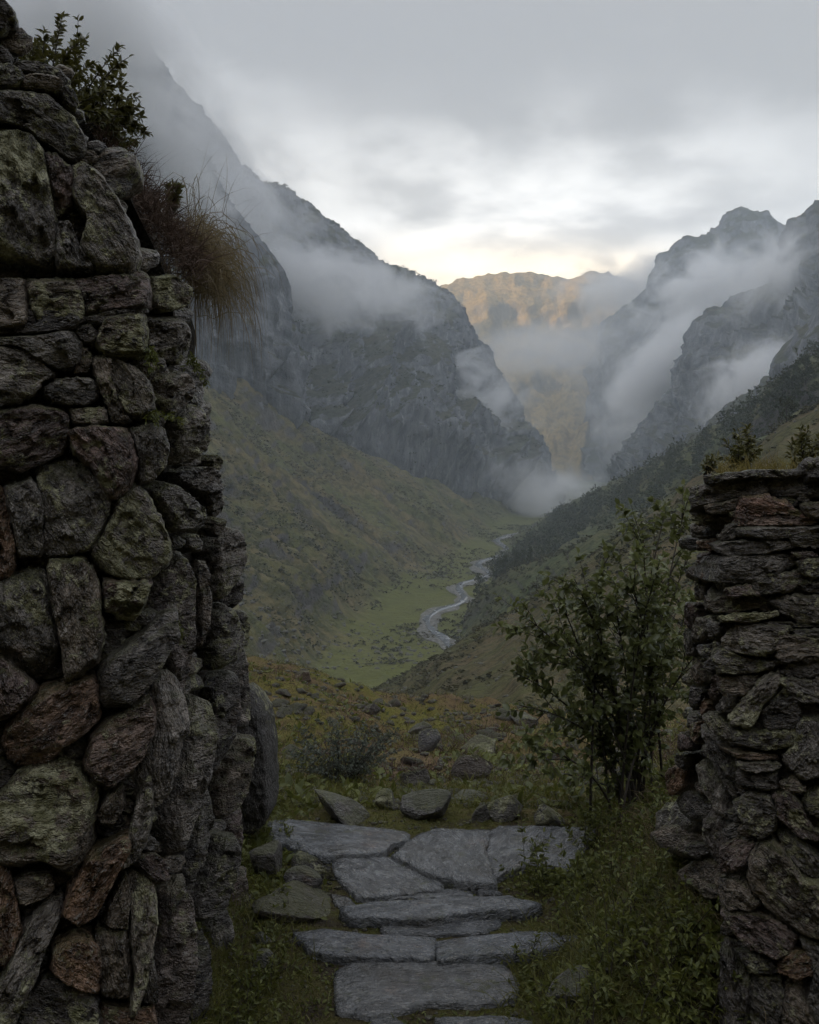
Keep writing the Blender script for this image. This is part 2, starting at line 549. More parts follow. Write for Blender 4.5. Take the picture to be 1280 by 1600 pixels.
shoulder_o, shoulder_G = mountain('right_shoulder', [
    [(1080, 740, 1400), (1180, 690, 1350), (1300, 600, 1300), (1500, 500, 1250)],
    [(1065, 705, 1080), (1110, 668, 1070), (1160, 622, 1060), (1205, 590, 1040), (1232, 545, 1020), (1265, 505, 1000), (1300, 470, 980), (1500, 330, 930)],
    [(1075, 712, 1000), (1130, 690, 950), (1190, 640, 900), (1240, 600, 880), (1300, 560, 850), (1500, 460, 800)],
    [(1090, 740, 940), (1150, 710, 860), (1210, 670, 800), (1270, 640, 760), (1320, 610, 740), (1500, 540, 700)],
], 140, 120, M_LEFT, 12.0, 0.02, 16.0, 0.02, 71, ridge_v=1, keep=0.35)

# wooded hillside on the right bank
wood_o, wood_G = mountain('wooded_hillside', [
    [(1700, 480, 800), (1320, 640, 900), (1100, 770, 1000), (900, 810, 1250), (840, 818, 1500)],
    [(1700, 300, 430), (1330, 530, 480), (1280, 560, 500), (1200, 618, 570), (1150, 652, 620), (1100, 682, 690), (1050, 712, 760), (1000, 738, 830), (950, 760, 930), (905, 782, 1080), (862, 806, 1380)],
    [(1700, 500, 330), (1330, 650, 380), (1200, 720, 450), (1100, 770, 520), (1000, 810, 610), (930, 828, 720), (890, 826, 860), (850, 818, 1150)],
    [(1700, 700, 270), (1330, 790, 320), (1200, 830, 370), (1060, 870, 430), (930, 888, 520), (850, 880, 660), (815, 852, 900), (830, 826, 1060)],
    [(1700, 1100, 240), (1330, 1150, 300), (1100, 1080, 360), (900, 1030, 440), (770, 930, 640), (785, 872, 840), (800, 838, 1020), (818, 826, 1100)],
], 260, 185, M_GREEN, 5.0, 0.02, 7.0, 0.02, 83, ridge_v=1, keep=0.5, calm=(3, 4))

# green spur that runs down to the stream
green_o, green_G = mountain('green_spur', [
    [(1700, 800, 620), (1330, 900, 620), (1100, 960, 620), (900, 980, 660), (780, 960, 640), (700, 1040, 560)],
    [(1700, 470, 330), (1330, 610, 360), (1200, 680, 390), (1100, 742, 420), (1000, 806, 450), (930, 842, 480), (870, 868, 510), (820, 880, 540), (775, 905, 560), (742, 945, 560), (725, 985, 540), (690, 1040, 500)],
    [(1700, 700, 270), (1330, 780, 300), (1200, 830, 320), (1060, 890, 350), (950, 920, 380), (860, 945, 410), (790, 975, 440), (740, 1015, 450), (690, 1060, 450)],
    [(1700, 1000, 230), (1330, 1050, 260), (1200, 1060, 290), (1060, 1070, 310), (900, 1070, 340), (800, 1080, 370), (740, 1085, 390), (690, 1100, 400)],
], 230, 150, M_GREEN, 2.6, 0.03, 3.0, 0.03, 91, ridge_v=1, keep=0.6)

# brown heath hillside nearest to the wall
heath_o, heath_G = mountain('heath_hillside', [
    [(1800, 900, 420), (1330, 960, 430), (1100, 980, 430), (900, 1050, 430), (760, 1120, 430), (560, 1220, 420)],
    [(1800, 460, 250), (1330, 625, 260), (1180, 712, 270), (1100, 758, 275), (1040, 800, 280), (960, 856, 290), (880, 906, 295), (830, 946, 300), (760, 986, 310), (690, 1026, 320), (590, 1086, 330), (470, 1150, 330)],
    [(1800, 800, 120), (1330, 840, 140), (1180, 880, 150), (1040, 930, 160), (900, 1010, 165), (800, 1060, 170), (700, 1100, 175), (600, 1135, 180), (450, 1190, 180)],
    [(1800, 1150, 60), (1330, 1100, 70), (1100, 1120, 78), (900, 1170, 84), (700, 1210, 90), (600, 1240, 90), (420, 1290, 90)],
    [(1800, 1500, 38), (1330, 1400, 42), (1100, 1380, 45), (900, 1380, 47), (700, 1390, 48), (600, 1400, 48), (400, 1420, 48)],
], 270, 200, M_NEAR, 1.6, 0.06, 2.0, 0.05, 97, ridge_v=1, keep=0.7)

# unseen massif added out left to block the low sun from the valley
mass_o, mass_G = mountain('sun_block_massif', [
    [(-1900, -1200, -140), (-1950, 0, -140), (-2000, 1000, -140), (-2200, 2000, -140), (-2050, 2550, -140)],
    [(-1350, -1150, 600), (-1350, -300, 800), (-1400, 500, 900), (-1550, 1100, 1010), (-1780, 1700, 1080), (-1850, 2150, 950), (-1750, 2420, 330)],
    [(-800, -1150, 320), (-800, -300, 360), (-900, 500, 420), (-1000, 1100, 520), (-1200, 1700, 540), (-1350, 2150, 400), (-1500, 2400, 130)],
    [(-380, -1150, 60), (-330, -300, 60), (-330, 300, 40), (-420, 800, 200), (-640, 1300, 260), (-900, 1900, 60), (-1150, 2250, -120)],
], 160, 120, M_LEFT, 60, 0.003, 60, 0.004, 103, ridge_v=1, P=lambda *q: np.array(q, float))

by = np.linspace(0, 1, 60)  # unseen hillside added behind the camera to cut skylight on the wall faces
bx = np.linspace(-1, 1, 90)
BX, BY = np.meshgrid(bx, by, indexing='ij')
bxx = BX * 900
byy = -6 - BY * 700
bz = -2 + BY * 480 + 0.00022 * bxx ** 2 + 14 * fbm(np.stack([bxx.ravel() * .01, byy.ravel() * .01, bxx.ravel() * 0], 1), 5, seed=7).reshape(bxx.shape) * sstep(BY, 0, .15)
me = new_mesh('sky_block_hillside', np.stack([bxx, byy, bz], -1).reshape(-1, 3), grid_faces(90, 60)[:, ::-1])
add_obj('sky_block_hillside', me, M_NEAR, kind='structure')

# ------------------------------------------------------------------ the stream
m, N, b = principled('stream_water', 0.16, 0.5)
geo = nd(N.nt, 'ShaderNodeNewGeometry')
foam = N.step(N.noise(geo.outputs['Position'], 0.35, 4, 0.6), 0.56, 0.72)
N.link(N.mix(foam, (0.14, 0.15, 0.155), (0.5, 0.52, 0.53)), b.inputs['Base Color'])
N.link(N.step(foam, 0, 1, 0.10, 0.5), b.inputs['Roughness'])
N.link(N.bump(N.noise(geo.outputs['Position'], 0.8, 3, 0.5), 0.3, 0.25), b.inputs['Normal'])
M_WATER = m
m, N, b = principled('stream_gravel', 0.85, 0.3)
geo = nd(N.nt, 'ShaderNodeNewGeometry')
gn = N.noise(geo.outputs['Position'], 0.5, 5, 0.75)
N.link(N.ramp(gn, [(0.3, (0.05, 0.05, 0.04)), (0.5, (0.13, 0.125, 0.11)), (0.7, (0.30, 0.29, 0.27))]), b.inputs['Base Color'])
N.link(N.bump(gn, 0.8, 0.8), b.inputs['Normal'])
M_GRAVEL = m


def ground_hit(px, py, grids):
    """first terrain point (from the eye) under photo pixel px,py: nearest grid vertex by projection"""
    best = None
    for G in grids:
        v = G.reshape(-1, 3)
        x = HX + v[:, 0] / v[:, 1] * F
        y = HY - (v[:, 2] - CZ) / v[:, 1] * F
        d = (x - px) ** 2 + (y - py) ** 2
        k = np.argsort(d)[:6]
        k = k[d[k] < 36]
        if len(k):
            q = v[k[np.argmin(v[k, 1])]]
            if best is None or q[1] < best[1]:
                best = q
    return best


RIVER = [(830, 1110), (780, 1062), (735, 1032), (706, 1012), (694, 998), (673, 984), (669, 968), (684, 954), (712, 945), (726, 934), (716, 921), (722, 912), (748, 905), (764, 897), (752, 888), (748, 880), (776, 870), (797, 862), (784, 852), (776, 845), (790, 838), (822, 831)]
rp = []
ZR = VALLEY + 1.0
for (px, py) in RIVER:
    Y = (CZ - ZR) * F / (py - HY)
    rp.append([(px - HX) / F * Y, Y])
rc = resample(catmull(np.array(rp), 0), 260)
tan = np.gradient(rc, axis=0)
tan /= np.linalg.norm(tan, axis=1, keepdims=True)
nor = np.stack([tan[:, 1], -tan[:, 0]], 1)


def ribbon(name, half, z, mat, seed, wob, off=0.0, **kw):
    n = len(rc)
    w = half * (1 + wob * vnoise(np.stack([np.arange(n) * .16, np.zeros(n), np.zeros(n) + seed], 1), seed))
    w2 = half * (1 + wob * vnoise(np.stack([np.arange(n) * .16, np.zeros(n) + 9, np.zeros(n) + seed], 1), seed + 3))
    cols = []
    for t in np.linspace(-1, 1, 7):
        ww = np.where(t < 0, w, w2) * t + off
        p = rc + nor * ww[:, None]
        zz = z + (0.0 if abs(t) < 0.9 else -0.6)
        cols.append(np.c_[p, np.full(n, zz) + 0.15 * vnoise(np.c_[p * 0.2, p[:, :1] * 0], seed)])
    G = np.stack(cols, 1)
    f = grid_faces(n, 7)
    if grid_normals(G)[..., 2].mean() < 0:
        f = f[:, ::-1]
    add_obj(name, new_mesh(name, G.reshape(-1, 3), f), mat, **kw)


ribbon('gravel_bank', 5.5, ZR + 0.25, M_GRAVEL, 5, 0.65, kind='structure')
ribbon('stream', 2.3, ZR + 0.75, M_WATER, 8, 0.55, kind='structure')

# ------------------------------------------------------------------ haze and the torn cloud hanging in the valley
m = bpy.data.materials.new('valley_haze')
m.use_nodes = True
m.node_tree.nodes.clear()
pv = m.node_tree.nodes.new('ShaderNodeVolumePrincipled')
pv.inputs['Color'].default_value = (0.83, 0.92, 1.0, 1)
pv.inputs['Density'].default_value = 0.00023
pv.inputs['Anisotropy'].default_value = 0.2
oo = m.node_tree.nodes.new('ShaderNodeOutputMaterial')
m.node_tree.links.new(pv.outputs[0], oo.inputs['Volume'])
M_HAZE = m


def box_mesh(name, a, c):
    v = np.array([(x, y, z) for x in (a[0], c[0]) for y in (a[1], c[1]) for z in (a[2], c[2])], float)
    f = np.array([(0, 1, 3, 2), (4, 6, 7, 5), (0, 4, 5, 1), (2, 3, 7, 6), (0, 2, 6, 4), (1, 5, 7, 3)])
    return new_mesh(name, v, f, smooth=False)


add_obj('haze', box_mesh('haze', (-2400, -1500, -160), (2800, 5000, 1240)), M_HAZE, kind='stuff')


def mat_mist(name, dens, scale, thr, soft, seed, aniso=(1, 1, 1)):
    """torn cloud: fractal noise decides where it is, the distance from the middle only thins it out"""
    m = bpy.data.materials.new(name)
    m.use_nodes = True
    nt = m.node_tree
    nt.nodes.clear()
    N = NB(nt)
    t = nd(nt, 'ShaderNodeTexCoord')
    p = t.outputs['Object']
    r = N.vmath('LENGTH', p, out=1)
    q = N.vmath('ADD', N.scale(p, aniso), (seed * 3.7, seed * 1.3, seed * 2.1))
    n = N.noise(q, scale, 6.0, 0.62, 0.8)
    fall = N.step(r, 1.0, 0.0)
    d = N.step(N.math('ADD', N.math('MULTIPLY', fall, 0.42), n), thr, thr + soft)
    d = N.math('MULTIPLY', d, N.step(r, 1.0, 0.35))
    d = N.math('MULTIPLY', d, dens)
    s = nd(nt, 'ShaderNodeVolumeScatter')
    s.inputs['Color'].default_value = (0.98, 0.985, 1.0, 1)
    s.inputs['Anisotropy'].default_value = 0.25
    nt.links.new(d, s.inputs['Density'])
    o = nd(nt, 'ShaderNodeOutputMaterial')
    nt.links.new(s.outputs[0], o.inputs['Volume'])
    return m


def ico(sub):
    import bmesh
    bm = bmesh.new()
    bmesh.ops.create_icosphere(bm, subdivisions=sub, radius=1.0)
    v = np.array([q.co[:] for q in bm.verts])
    f = np.array([[q.index for q in p.verts] for p in bm.faces])
    bm.free()
    return v, f


ICO1, ICO2, ICO3, ICO4 = ico(1), ico(2), ico(3), ico(4)
MIST_MESH = new_mesh('mist', ICO2[0] * 1.04, ICO2[1])

# px, py, depth, half-width px, half-height px, half-depth m, roll degrees, optical depth, threshold, softness, noise scale
MIST = [
    # on the left mountain
    (490, 440, 1160, 280, 130, 90, 16, 4.6, 0.65, 0.36, 3.0),
    (600, 450, 1290, 220, 90, 80, 24, 3.0, 0.68, 0.30, 2.8),
    (745, 650, 1380, 150, 190, 90, -16, 5.0, 0.66, 0.30, 2.4),
    (805, 765, 1310, 210, 110, 130, 10, 4.5, 0.62, 0.32, 2.4),
    (375, 330, 1080, 250, 220, 130, 30, 3.0, 0.62, 0.40, 2.8),
    (240, 260, 840, 260, 260, 70, 40, 5.0, 0.58, 0.40, 2.6),
    (110, 50, 780, 320, 240, 90, 30, 6.0, 0.55, 0.36, 2.4),
    # on the right mountains
    (1120, 460, 2040, 200, 130, 140, -10, 9.5, 0.62, 0.40, 3.0),
    (1040, 580, 1820, 240, 110, 120, -40, 9.5, 0.62, 0.40, 3.0),
    (1010, 670, 1900, 190, 110, 150, -25, 2.2, 0.62, 0.36, 2.4),
    (1215, 420, 1460, 220, 110, 70, -32, 3.0, 0.64, 0.40, 3.2),
    (1185, 595, 1210, 200, 110, 80, -30, 6.0, 0.64, 0.38, 3.0),
    # veils up the valley
    (960, 560, 2200, 230, 160, 180, -10, 1.0, 0.60, 0.42, 2.2),
    (1010, 455, 2850, 230, 95, 200, 6, 4.0, 0.60, 0.32, 2.4),
    (850, 545, 2450, 300, 80, 180, 0, 1.7, 0.58, 0.42, 2.4),
    (870, 765, 2050, 180, 55, 160, 0, 1.2, 0.56, 0.40, 2.4),
    # unseen bank added behind the left mountain to shade the far one's middle
    (330, 446, 2750, 300, 72, 330, 0, 14.0, 0.36, 0.30, 1.6),
]
for k, (px, py, Y, hw, hh, hd, roll, tau, thr, soft, sc) in enumerate(MIST):
    c = P(px, py, Y)
    sx, sz = hw / F * Y, hh / F * Y
    mm = mat_mist('mist_%d' % k, tau / (1.0 * hd), sc, thr, soft, k + 1, (1.0, hd / sx, sz / sx * 1.3))
    me = MIST_MESH.copy()
    o = add_obj('mist', me, mm, loc=tuple(c), kind='stuff')
    o.rotation_euler = (0, rad(roll), 0)
    o.scale = (sx, hd, sz)

# ------------------------------------------------------------------ stone materials
def mat_stone(name, base_a, base_b, rough=(0.5, 0.8), bump=1.0, moss=0.5, lich=1.0, strata=9.0, fine=1.0):
    """schist: grained along its bedding, with lichen, moss on upward faces; the object's colour tints it, its alpha sets the lichen"""
    m, N, b = principled(name, 0.7, 0.4)
    t = nd(N.nt, 'ShaderNodeTexCoord')
    oi = nd(N.nt, 'ShaderNodeObjectInfo')
    geo = nd(N.nt, 'ShaderNodeNewGeometry')
    off = N.vmath('SCALE', (13.7, 5.1, 9.3), oi.outputs['Random'])
    p = N.vmath('ADD', t.outputs['Object'], off)
    ps = N.scale(p, (1.0, strata * 0.3, strata * 0.3))
    bed = N.noise(ps, 10.0, 4, 0.72, 1.2)                     # bedding
    blot = N.noise(N.scale(p, (1.0, 1.5, 1.5)), 15.0, 4, 0.68)
    grit = N.noise(N.scale(p, (1.0, 2.2, 2.2)), 60.0, 2, 0.7)
    col = N.mix(N.step(bed, 0.3, 0.7), base_a, base_b)
    col = N.mix(N.step(blot, 0.35, 0.7, 0.0, 0.6), col, tuple(c * 0.5 for c in base_a))
    col = N.mix(1.0, col, oi.outputs['Color'], 'MULTIPLY')
    # rust
    rust = N.math('MULTIPLY', N.step(N.noise(p, 5.0, 4, 0.6), 0.60, 0.74), N.step(grit, 0.35, 0.6))
    col = N.mix(N.math('MULTIPLY', rust, 0.45), col, (0.16, 0.075, 0.03))
    # pale mica flecks, with bright highlights painted into the colour
    painted_glint = N.step(grit, 0.56, 0.70)
    col = N.mix(N.math('MULTIPLY', painted_glint, 0.5), col, (0.34, 0.325, 0.30))
    # lichen: grey-green crusts with ragged edges
    ln = N.noise(N.vmath('ADD', p, (4.0, 1.0, 2.0)), 4.2, 3, 0.5)
    ln = N.math('ADD', ln, N.math('MULTIPLY', N.math('SUBTRACT', N.noise(p, 34.0, 4, 0.75), 0.5), 1.15))
    amt = N.math('MULTIPLY', N.math('SUBTRACT', 1.0, oi.outputs['Alpha']), 0.20)
    lm = N.math('MULTIPLY', N.step(N.math('ADD', ln, amt), 0.64, 0.76), lich)
    lcol = N.mix(N.step(N.noise(p, 30.0, 3, 0.6), 0.35, 0.65), (0.13, 0.128, 0.055), (0.42, 0.41, 0.27))
    col = N.mix(N.math('MULTIPLY', lm, 0.8), col, lcol)
    # moss on what faces up
    sp = nd(N.nt, 'ShaderNodeSeparateXYZ')
    N.link(geo.outputs['Normal'], sp.inputs[0])
    mo = N.math('ADD', sp.outputs[2], N.math('MULTIPLY', N.math('SUBTRACT', N.noise(geo.outputs['Position'], 11.0, 4, 0.6), 0.5), 1.6))
    mo = N.math('MULTIPLY', N.step(mo, 0.45, 0.9), moss)
    col = N.mix(mo, col, N.mix(grit, (0.035, 0.042, 0.008), (0.085, 0.088, 0.018)))
    if lich < 0.5:                                             # trodden mud on the flagstones
        mud = N.step(N.noise(geo.outputs['Position'], 5.5, 5, 0.7), 0.50, 0.66)
        col = N.mix(N.math('MULTIPLY', mud, 0.55), col, (0.050, 0.043, 0.032))
        mp = N.step(N.noise(N.vmath('ADD', geo.outputs['Position'], (7.0, 3.0, 0.0)), 8.0, 5, 0.7), 0.58, 0.68)
        col = N.mix(N.math('MULTIPLY', mp, 0.7), col, (0.050, 0.054, 0.014))
    N.link(col, b.inputs['Base Color'])
    rg = N.step(bed, 0.3, 0.75, rough[0], rough[1])
    rg = N.math('MAXIMUM', rg, N.math('MULTIPLY', N.math('MAXIMUM', lm, mo), 0.92))
    N.link(rg, b.inputs['Roughness'])
    h = N.math('ADD', N.math('MULTIPLY', bed, 0.55), N.math('MULTIPLY', grit, 0.30 * fine))
    h = N.math('ADD', h, N.math('MULTIPLY', blot, 1.1))
    h = N.math('ADD', h, N.math('MULTIPLY', lm, 0.10))
    N.link(N.bump(h, bump, 0.042), b.inputs['Normal'])
    return m


M_STONE = mat_stone('wall_schist', (0.030, 0.026, 0.023), (0.255, 0.230, 0.205), (0.24, 0.62), 1.0, moss=0.45)
M_SLAB = mat_stone('wet_path_slate', (0.055, 0.057, 0.058), (0.165, 0.169, 0.171), (0.10, 0.36), 0.6, moss=0.0, lich=0.10, strata=7.0)
M_ROCK = mat_stone('knoll_rock', (0.085, 0.08, 0.075), (0.17, 0.162, 0.155), (0.55, 0.85), 0.9, moss=0.55)
m, N, b = principled('wall_core_earth', 0.95, 0.1)
geo = nd(N.nt, 'ShaderNodeNewGeometry')
N.link(N.mix(N.noise(geo.outputs['Position'], 14, 5, 0.7), (0.012, 0.010, 0.008), (0.05, 0.044, 0.036)), b.inputs['Base Color'])
N.link(N.bump(N.noise(geo.outputs['Position'], 30, 4, 0.7), 1.0, 0.03), b.inputs['Normal'])
M_CORE = m


def chaikin(p, it=1, r=0.09):
    for _ in range(it):
        q = np.roll(p, -1, 0)
        p = np.stack([p * (1 - r) + q * r, p * r + q * (1 - r)], 1).reshape(-1, 2)
    return p


def closed_resample(p, n):
    c = np.vstack([p, p[:1]])
    d = np.r_[0, np.cumsum(np.linalg.norm(np.diff(c, axis=0), axis=1))]
    s = np.linspace(0, d[-1], n, endpoint=False)
    return np.stack([np.interp(s, d, c[:, k]) for k in range(2)], 1)


def stone_mesh(q, thick, bulge, seed, nring=13, nside=5, strata=0.0, facets=3, rough=1.0, taper=0.86, chips=0):
    """closed stone in its own frame: outline q (n,2) in x/y, face towards +z, bedding along x"""
    rng = np.random.default_rng(seed)
    n = len(q)
    c = q.mean(0)
    size = np.sqrt(np.abs(np.sum(q[:, 0] * np.roll(q[:, 1], -1) - np.roll(q[:, 0], -1) * q[:, 1])) / 2)
    rr = np.linspace(0, 1, nring + 1)[1:] ** 0.85
    qs = q.copy()                                             # the ragged rim does not reach into the face
    for _ in range(6):
        qs = (np.roll(qs, 1, 0) + 2 * qs + np.roll(qs, -1, 0)) / 4
    rows, rad_ = [], []
    for r in rr:
        e = q * r ** 8 + qs * (1 - r ** 8)
        rows.append(np.c_[c + (e - c) * r, np.full(n, 0.0)])
        rad_.append(np.full(n, r))
    fr = np.vstack(rows)
    r = np.concatenate(rad_)
    h = bulge * (1 - r ** 9.0) + 0.0
    uv = fr[:, :2] - c
    for k in range(facets):                                   # broken planes
        a = rng.uniform(0, 2 * math.pi)
        sl = rng.uniform(0.05, 0.35) if k else rng.uniform(0.4, 1.0)
        o = bulge * rng.uniform(0.6, 1.1)
        dd = uv[:, 0] * math.cos(a) + uv[:, 1] * math.sin(a)
        ex = dd.max()
        h = np.minimum(h, o - sl * min(1.0, 0.6 * size / ex) * (dd - ex * rng.uniform(0.25, 0.85)))
    if chips:                                                 # broken cleavage: stepped flakes, longer along the bedding
        m_ = int(chips)
        lo_, hi_ = uv.min(0), uv.max(0)
        sd = rng.uniform(lo_, hi_, (m_, 2))
        wob = 0.10 * size * np.stack([vnoise(np.c_[uv * 9 / size, uv[:, :1] * 0 + seed], seed), vnoise(np.c_[uv * 9 / size, uv[:, :1] * 0 + seed + 5], seed + 2)], 1)
        dd2 = ((uv + wob)[:, None, :] - sd[None]) * np.array([0.55, 1.0])
        ci = np.argmin((dd2 ** 2).sum(2), 1)
        of = rng.normal(0, 0.030 * size, m_)
        tl = rng.normal(0, 0.13, (m_, 2))
        h = h + (of[ci] + (tl[ci] * (uv - sd[ci])).sum(1)) * (1 - r ** 6)
    h = np.maximum(h, -0.25 * size)
    fr[:, 2] = h
    side = []
    for k in range(1, nside + 1):
        t = k / nside
        sc = 1 + 0.03 * math.sin(t * 2.2) - (1 - taper) * t * t
        e = np.c_[c + (q - c) * sc, np.full(n, -thick * t) + np.minimum(h[-n:], 0) * (1 - t)]
        side.append(e)
    v = np.vstack([np.r_[c, max(h[:n].mean(), -thick * .5)][None], fr] + side)
    # displacement: fbm plus bedding ledges
    s = 1.0 / max(size, 0.02)
    nz = fbm(v * s * 2.2 + seed * 7.31, 4, 0.55, seed=seed)
    st = fbm(np.c_[v[:, 0] * s * 1.4, v[:, 1] * s * 9.0, v[:, 2] * s * 9.0] + seed * 3.1, 3, 0.6, seed=seed + 9)
    fn = fbm(v * 38.0 + seed, 3, 0.6, seed=seed + 21)
    lg = np.round(st * 3.5) / 3.5 * 0.6 + st * 0.4            # broken ledges
    d = rough * (size * 0.05 * nz + size * (0.035 + strata) * lg + 0.006 * fn)
    dirs = np.c_[(v[:, :2] - c) * s * 0.9, np.full(len(v), 1.0)]
    nf = 1 + nring * n
    dirs[:nf, :2] *= (np.r_[0, r] ** 3)[:, None]
    dirs[nf:, 2] = 0.25
    dirs /= np.linalg.norm(dirs, axis=1, keepdims=True) + 1e-9
    v = v + dirs * d[:, None]
    back = v[-n:].mean(0)
    v = np.vstack([v, back[None]])
    f4 = []
    idx = np.arange(n)
    nx = (idx + 1) % n
    tot = nring + nside
    for k in range(tot - 1):
        a = 1 + k * n
        f4.append(np.stack([a + idx, a + n + idx, a + n + nx, a + nx], 1))
    f3 = np.vstack([np.stack([np.zeros(n, int), 1 + idx, 1 + nx], 1),
                    np.stack([np.full(n, len(v) - 1), 1 + (tot - 1) * n + nx, 1 + (tot - 1) * n + idx], 1)])
    return v, np.vstack(f4), f3


def place_stone(name, poly_px, depth, parent, mat, seed, thick=0.22, bulge=0.035, inset=0.0, n=46, tint=(1, 1, 1), lichen=0.3,
                strata=0.0, bed=None, jitter=5.0, nring=13, nside=5, facets=3, rough=1.0, taper=0.86, grow=1.02, push=0.0, props=None, chk=1, normal=None, jag=0.8, smooth=False, chips=0, face=0.3):
    """a stone whose outline is given in photo pixels, standing on the surface depth(px, py)"""
    rng = np.random.default_rng(seed + 1000)
    pp = np.array(poly_px, float)
    a2 = np.sum(pp[:, 0] * np.roll(pp[:, 1], -1) - np.roll(pp[:, 0], -1) * pp[:, 1])
    if a2 > 0:
        pp = pp[::-1]                                        # counter-clockwise as seen from the eye
    pp = closed_resample(chaikin(pp, chk), n)
    pp = pp.mean(0) + (pp - pp.mean(0)) * grow
    if jag:
        ed = pp - np.roll(pp, 1, 0)
        pp = pp + np.stack([-ed[:, 1], ed[:, 0]], 1) / (np.linalg.norm(ed, axis=1, keepdims=True) + 1e-6) * (rng.normal(0, jag, n) + np.roll(rng.normal(0, jag, n), 1))[:, None]
    W3 = np.array([P(x, y, depth(x, y)) for x, y in pp])
    C = W3.mean(0)
    if normal is None:
        nrm = np.zeros(3)
        for x, y in pp[::4] * 0.6 + pp.mean(0) * 0.4:
            p0, p1, p2 = (P(a, b, depth(a, b)) for a, b in ((x, y), (x + 4, y), (x, y + 4)))
            t = np.cross(p2 - p0, p1 - p0)
            nrm += t / np.linalg.norm(t)
    else:
        nrm = np.array(normal, float)
    nrm /= np.linalg.norm(nrm)
    eye = np.array([0, 0, CZ]) - C
    if nrm @ eye < 0:
        nrm = -nrm
    ev = eye / np.linalg.norm(eye)
    if normal is None:
        nrm = nrm + face * ev                                 # stones stand a little proud towards the opening
        nrm /= np.linalg.norm(nrm)
    R3 = W3 - np.array([0, 0, CZ])                            # outline seen from the eye, carried onto the stone's own plane
    W3 = np.array([0, 0, CZ]) + R3 * (((C - np.array([0, 0, CZ])) @ nrm) / (R3 @ nrm))[:, None]
    C = W3.mean(0)
    if bed is None:
        u, s, vt = np.linalg.svd(W3 - C)
        ax = vt[0] if s[0] > 1.25 * s[1] else np.array([1.0, 0, 0.1 * rng.normal()])
    else:
        ax = np.array([math.cos(rad(bed)), 0, math.sin(rad(bed))])
    ax = ax - nrm * (ax @ nrm)
    ax /= np.linalg.norm(ax)
    ay = np.cross(nrm, ax)
    C = C + nrm * push
    q = np.stack([(W3 - C) @ ax, (W3 - C) @ ay], 1)
    if np.sum(q[:, 0] * np.roll(q[:, 1], -1) - np.roll(q[:, 0], -1) * q[:, 1]) < 0:
        q = q[::-1]
    if jitter:                                                # bedded unevenly
        R_ = Matrix.Rotation(rng.normal() * rad(jitter), 3, Vector(ax)) @ Matrix.Rotation(rng.normal() * rad(jitter), 3, Vector(ay))
        ax, ay, nrm = (np.array(R_ @ Vector(a)) for a in (ax, ay, nrm))
    v, f4, f3 = stone_mesh(q, thick, bulge, seed, nring, nside, strata, facets, rough, taper, chips)
    v[:, 2] -= inset
    me = new_mesh(name, v, [f4, f3], smooth=smooth)
    o = add_obj(name, me, mat, parent)
    M = Matrix(((ax[0], ay[0], nrm[0], C[0]), (ax[1], ay[1], nrm[1], C[1]), (ax[2], ay[2], nrm[2], C[2]), (0, 0, 0, 1)))
    if parent is not None:
        M = Matrix.Translation(-Vector(parent.location)) @ M
    o.matrix_local = M
    o.color = (*tint, 1.0 - lichen)
    if props:
        for k, vv in props.items():
            o[k] = vv
    return o


def smax(a, b, k):
    h = np.clip(0.5 + 0.5 * (a - b) / k, 0, 1)
    return b * (1 - h) + a * h + k * h * (1 - h)


def depth_left(px, py):
    front = 2.22 + 0.0004 * (px - 250) + 0.00006 * (1000 - py)
    xc = 262.0
    X = (xc - HX) / F * 2.25
    jamb = X * F / (min(px, 560) - HX)
    return float(smax(front, jamb, 0.10))


def depth_right(px, py):
    front = 2.34 - 0.0003 * (px - 1130) + 0.00004 * (1000 - py)
    xc = 1132.0
    X = (xc - HX) / F * 2.34
    jamb = X * F / (max(px, 700) - HX)
    return float(smax(front, jamb, 0.08))


GREY, DARK, PURP, RUST, PALE, WARM = (1, 1, 1), (0.62, 0.6, 0.6), (0.95, 0.78, 0.78), (1.25, 0.86, 0.62), (1.45, 1.42, 1.38), (1.08, 0.98, 0.86)
A1 = (420 / 1280, 0, 0)
A2 = (420 / 1280, 0, 480)
A3 = (0.375, 0, 1000)
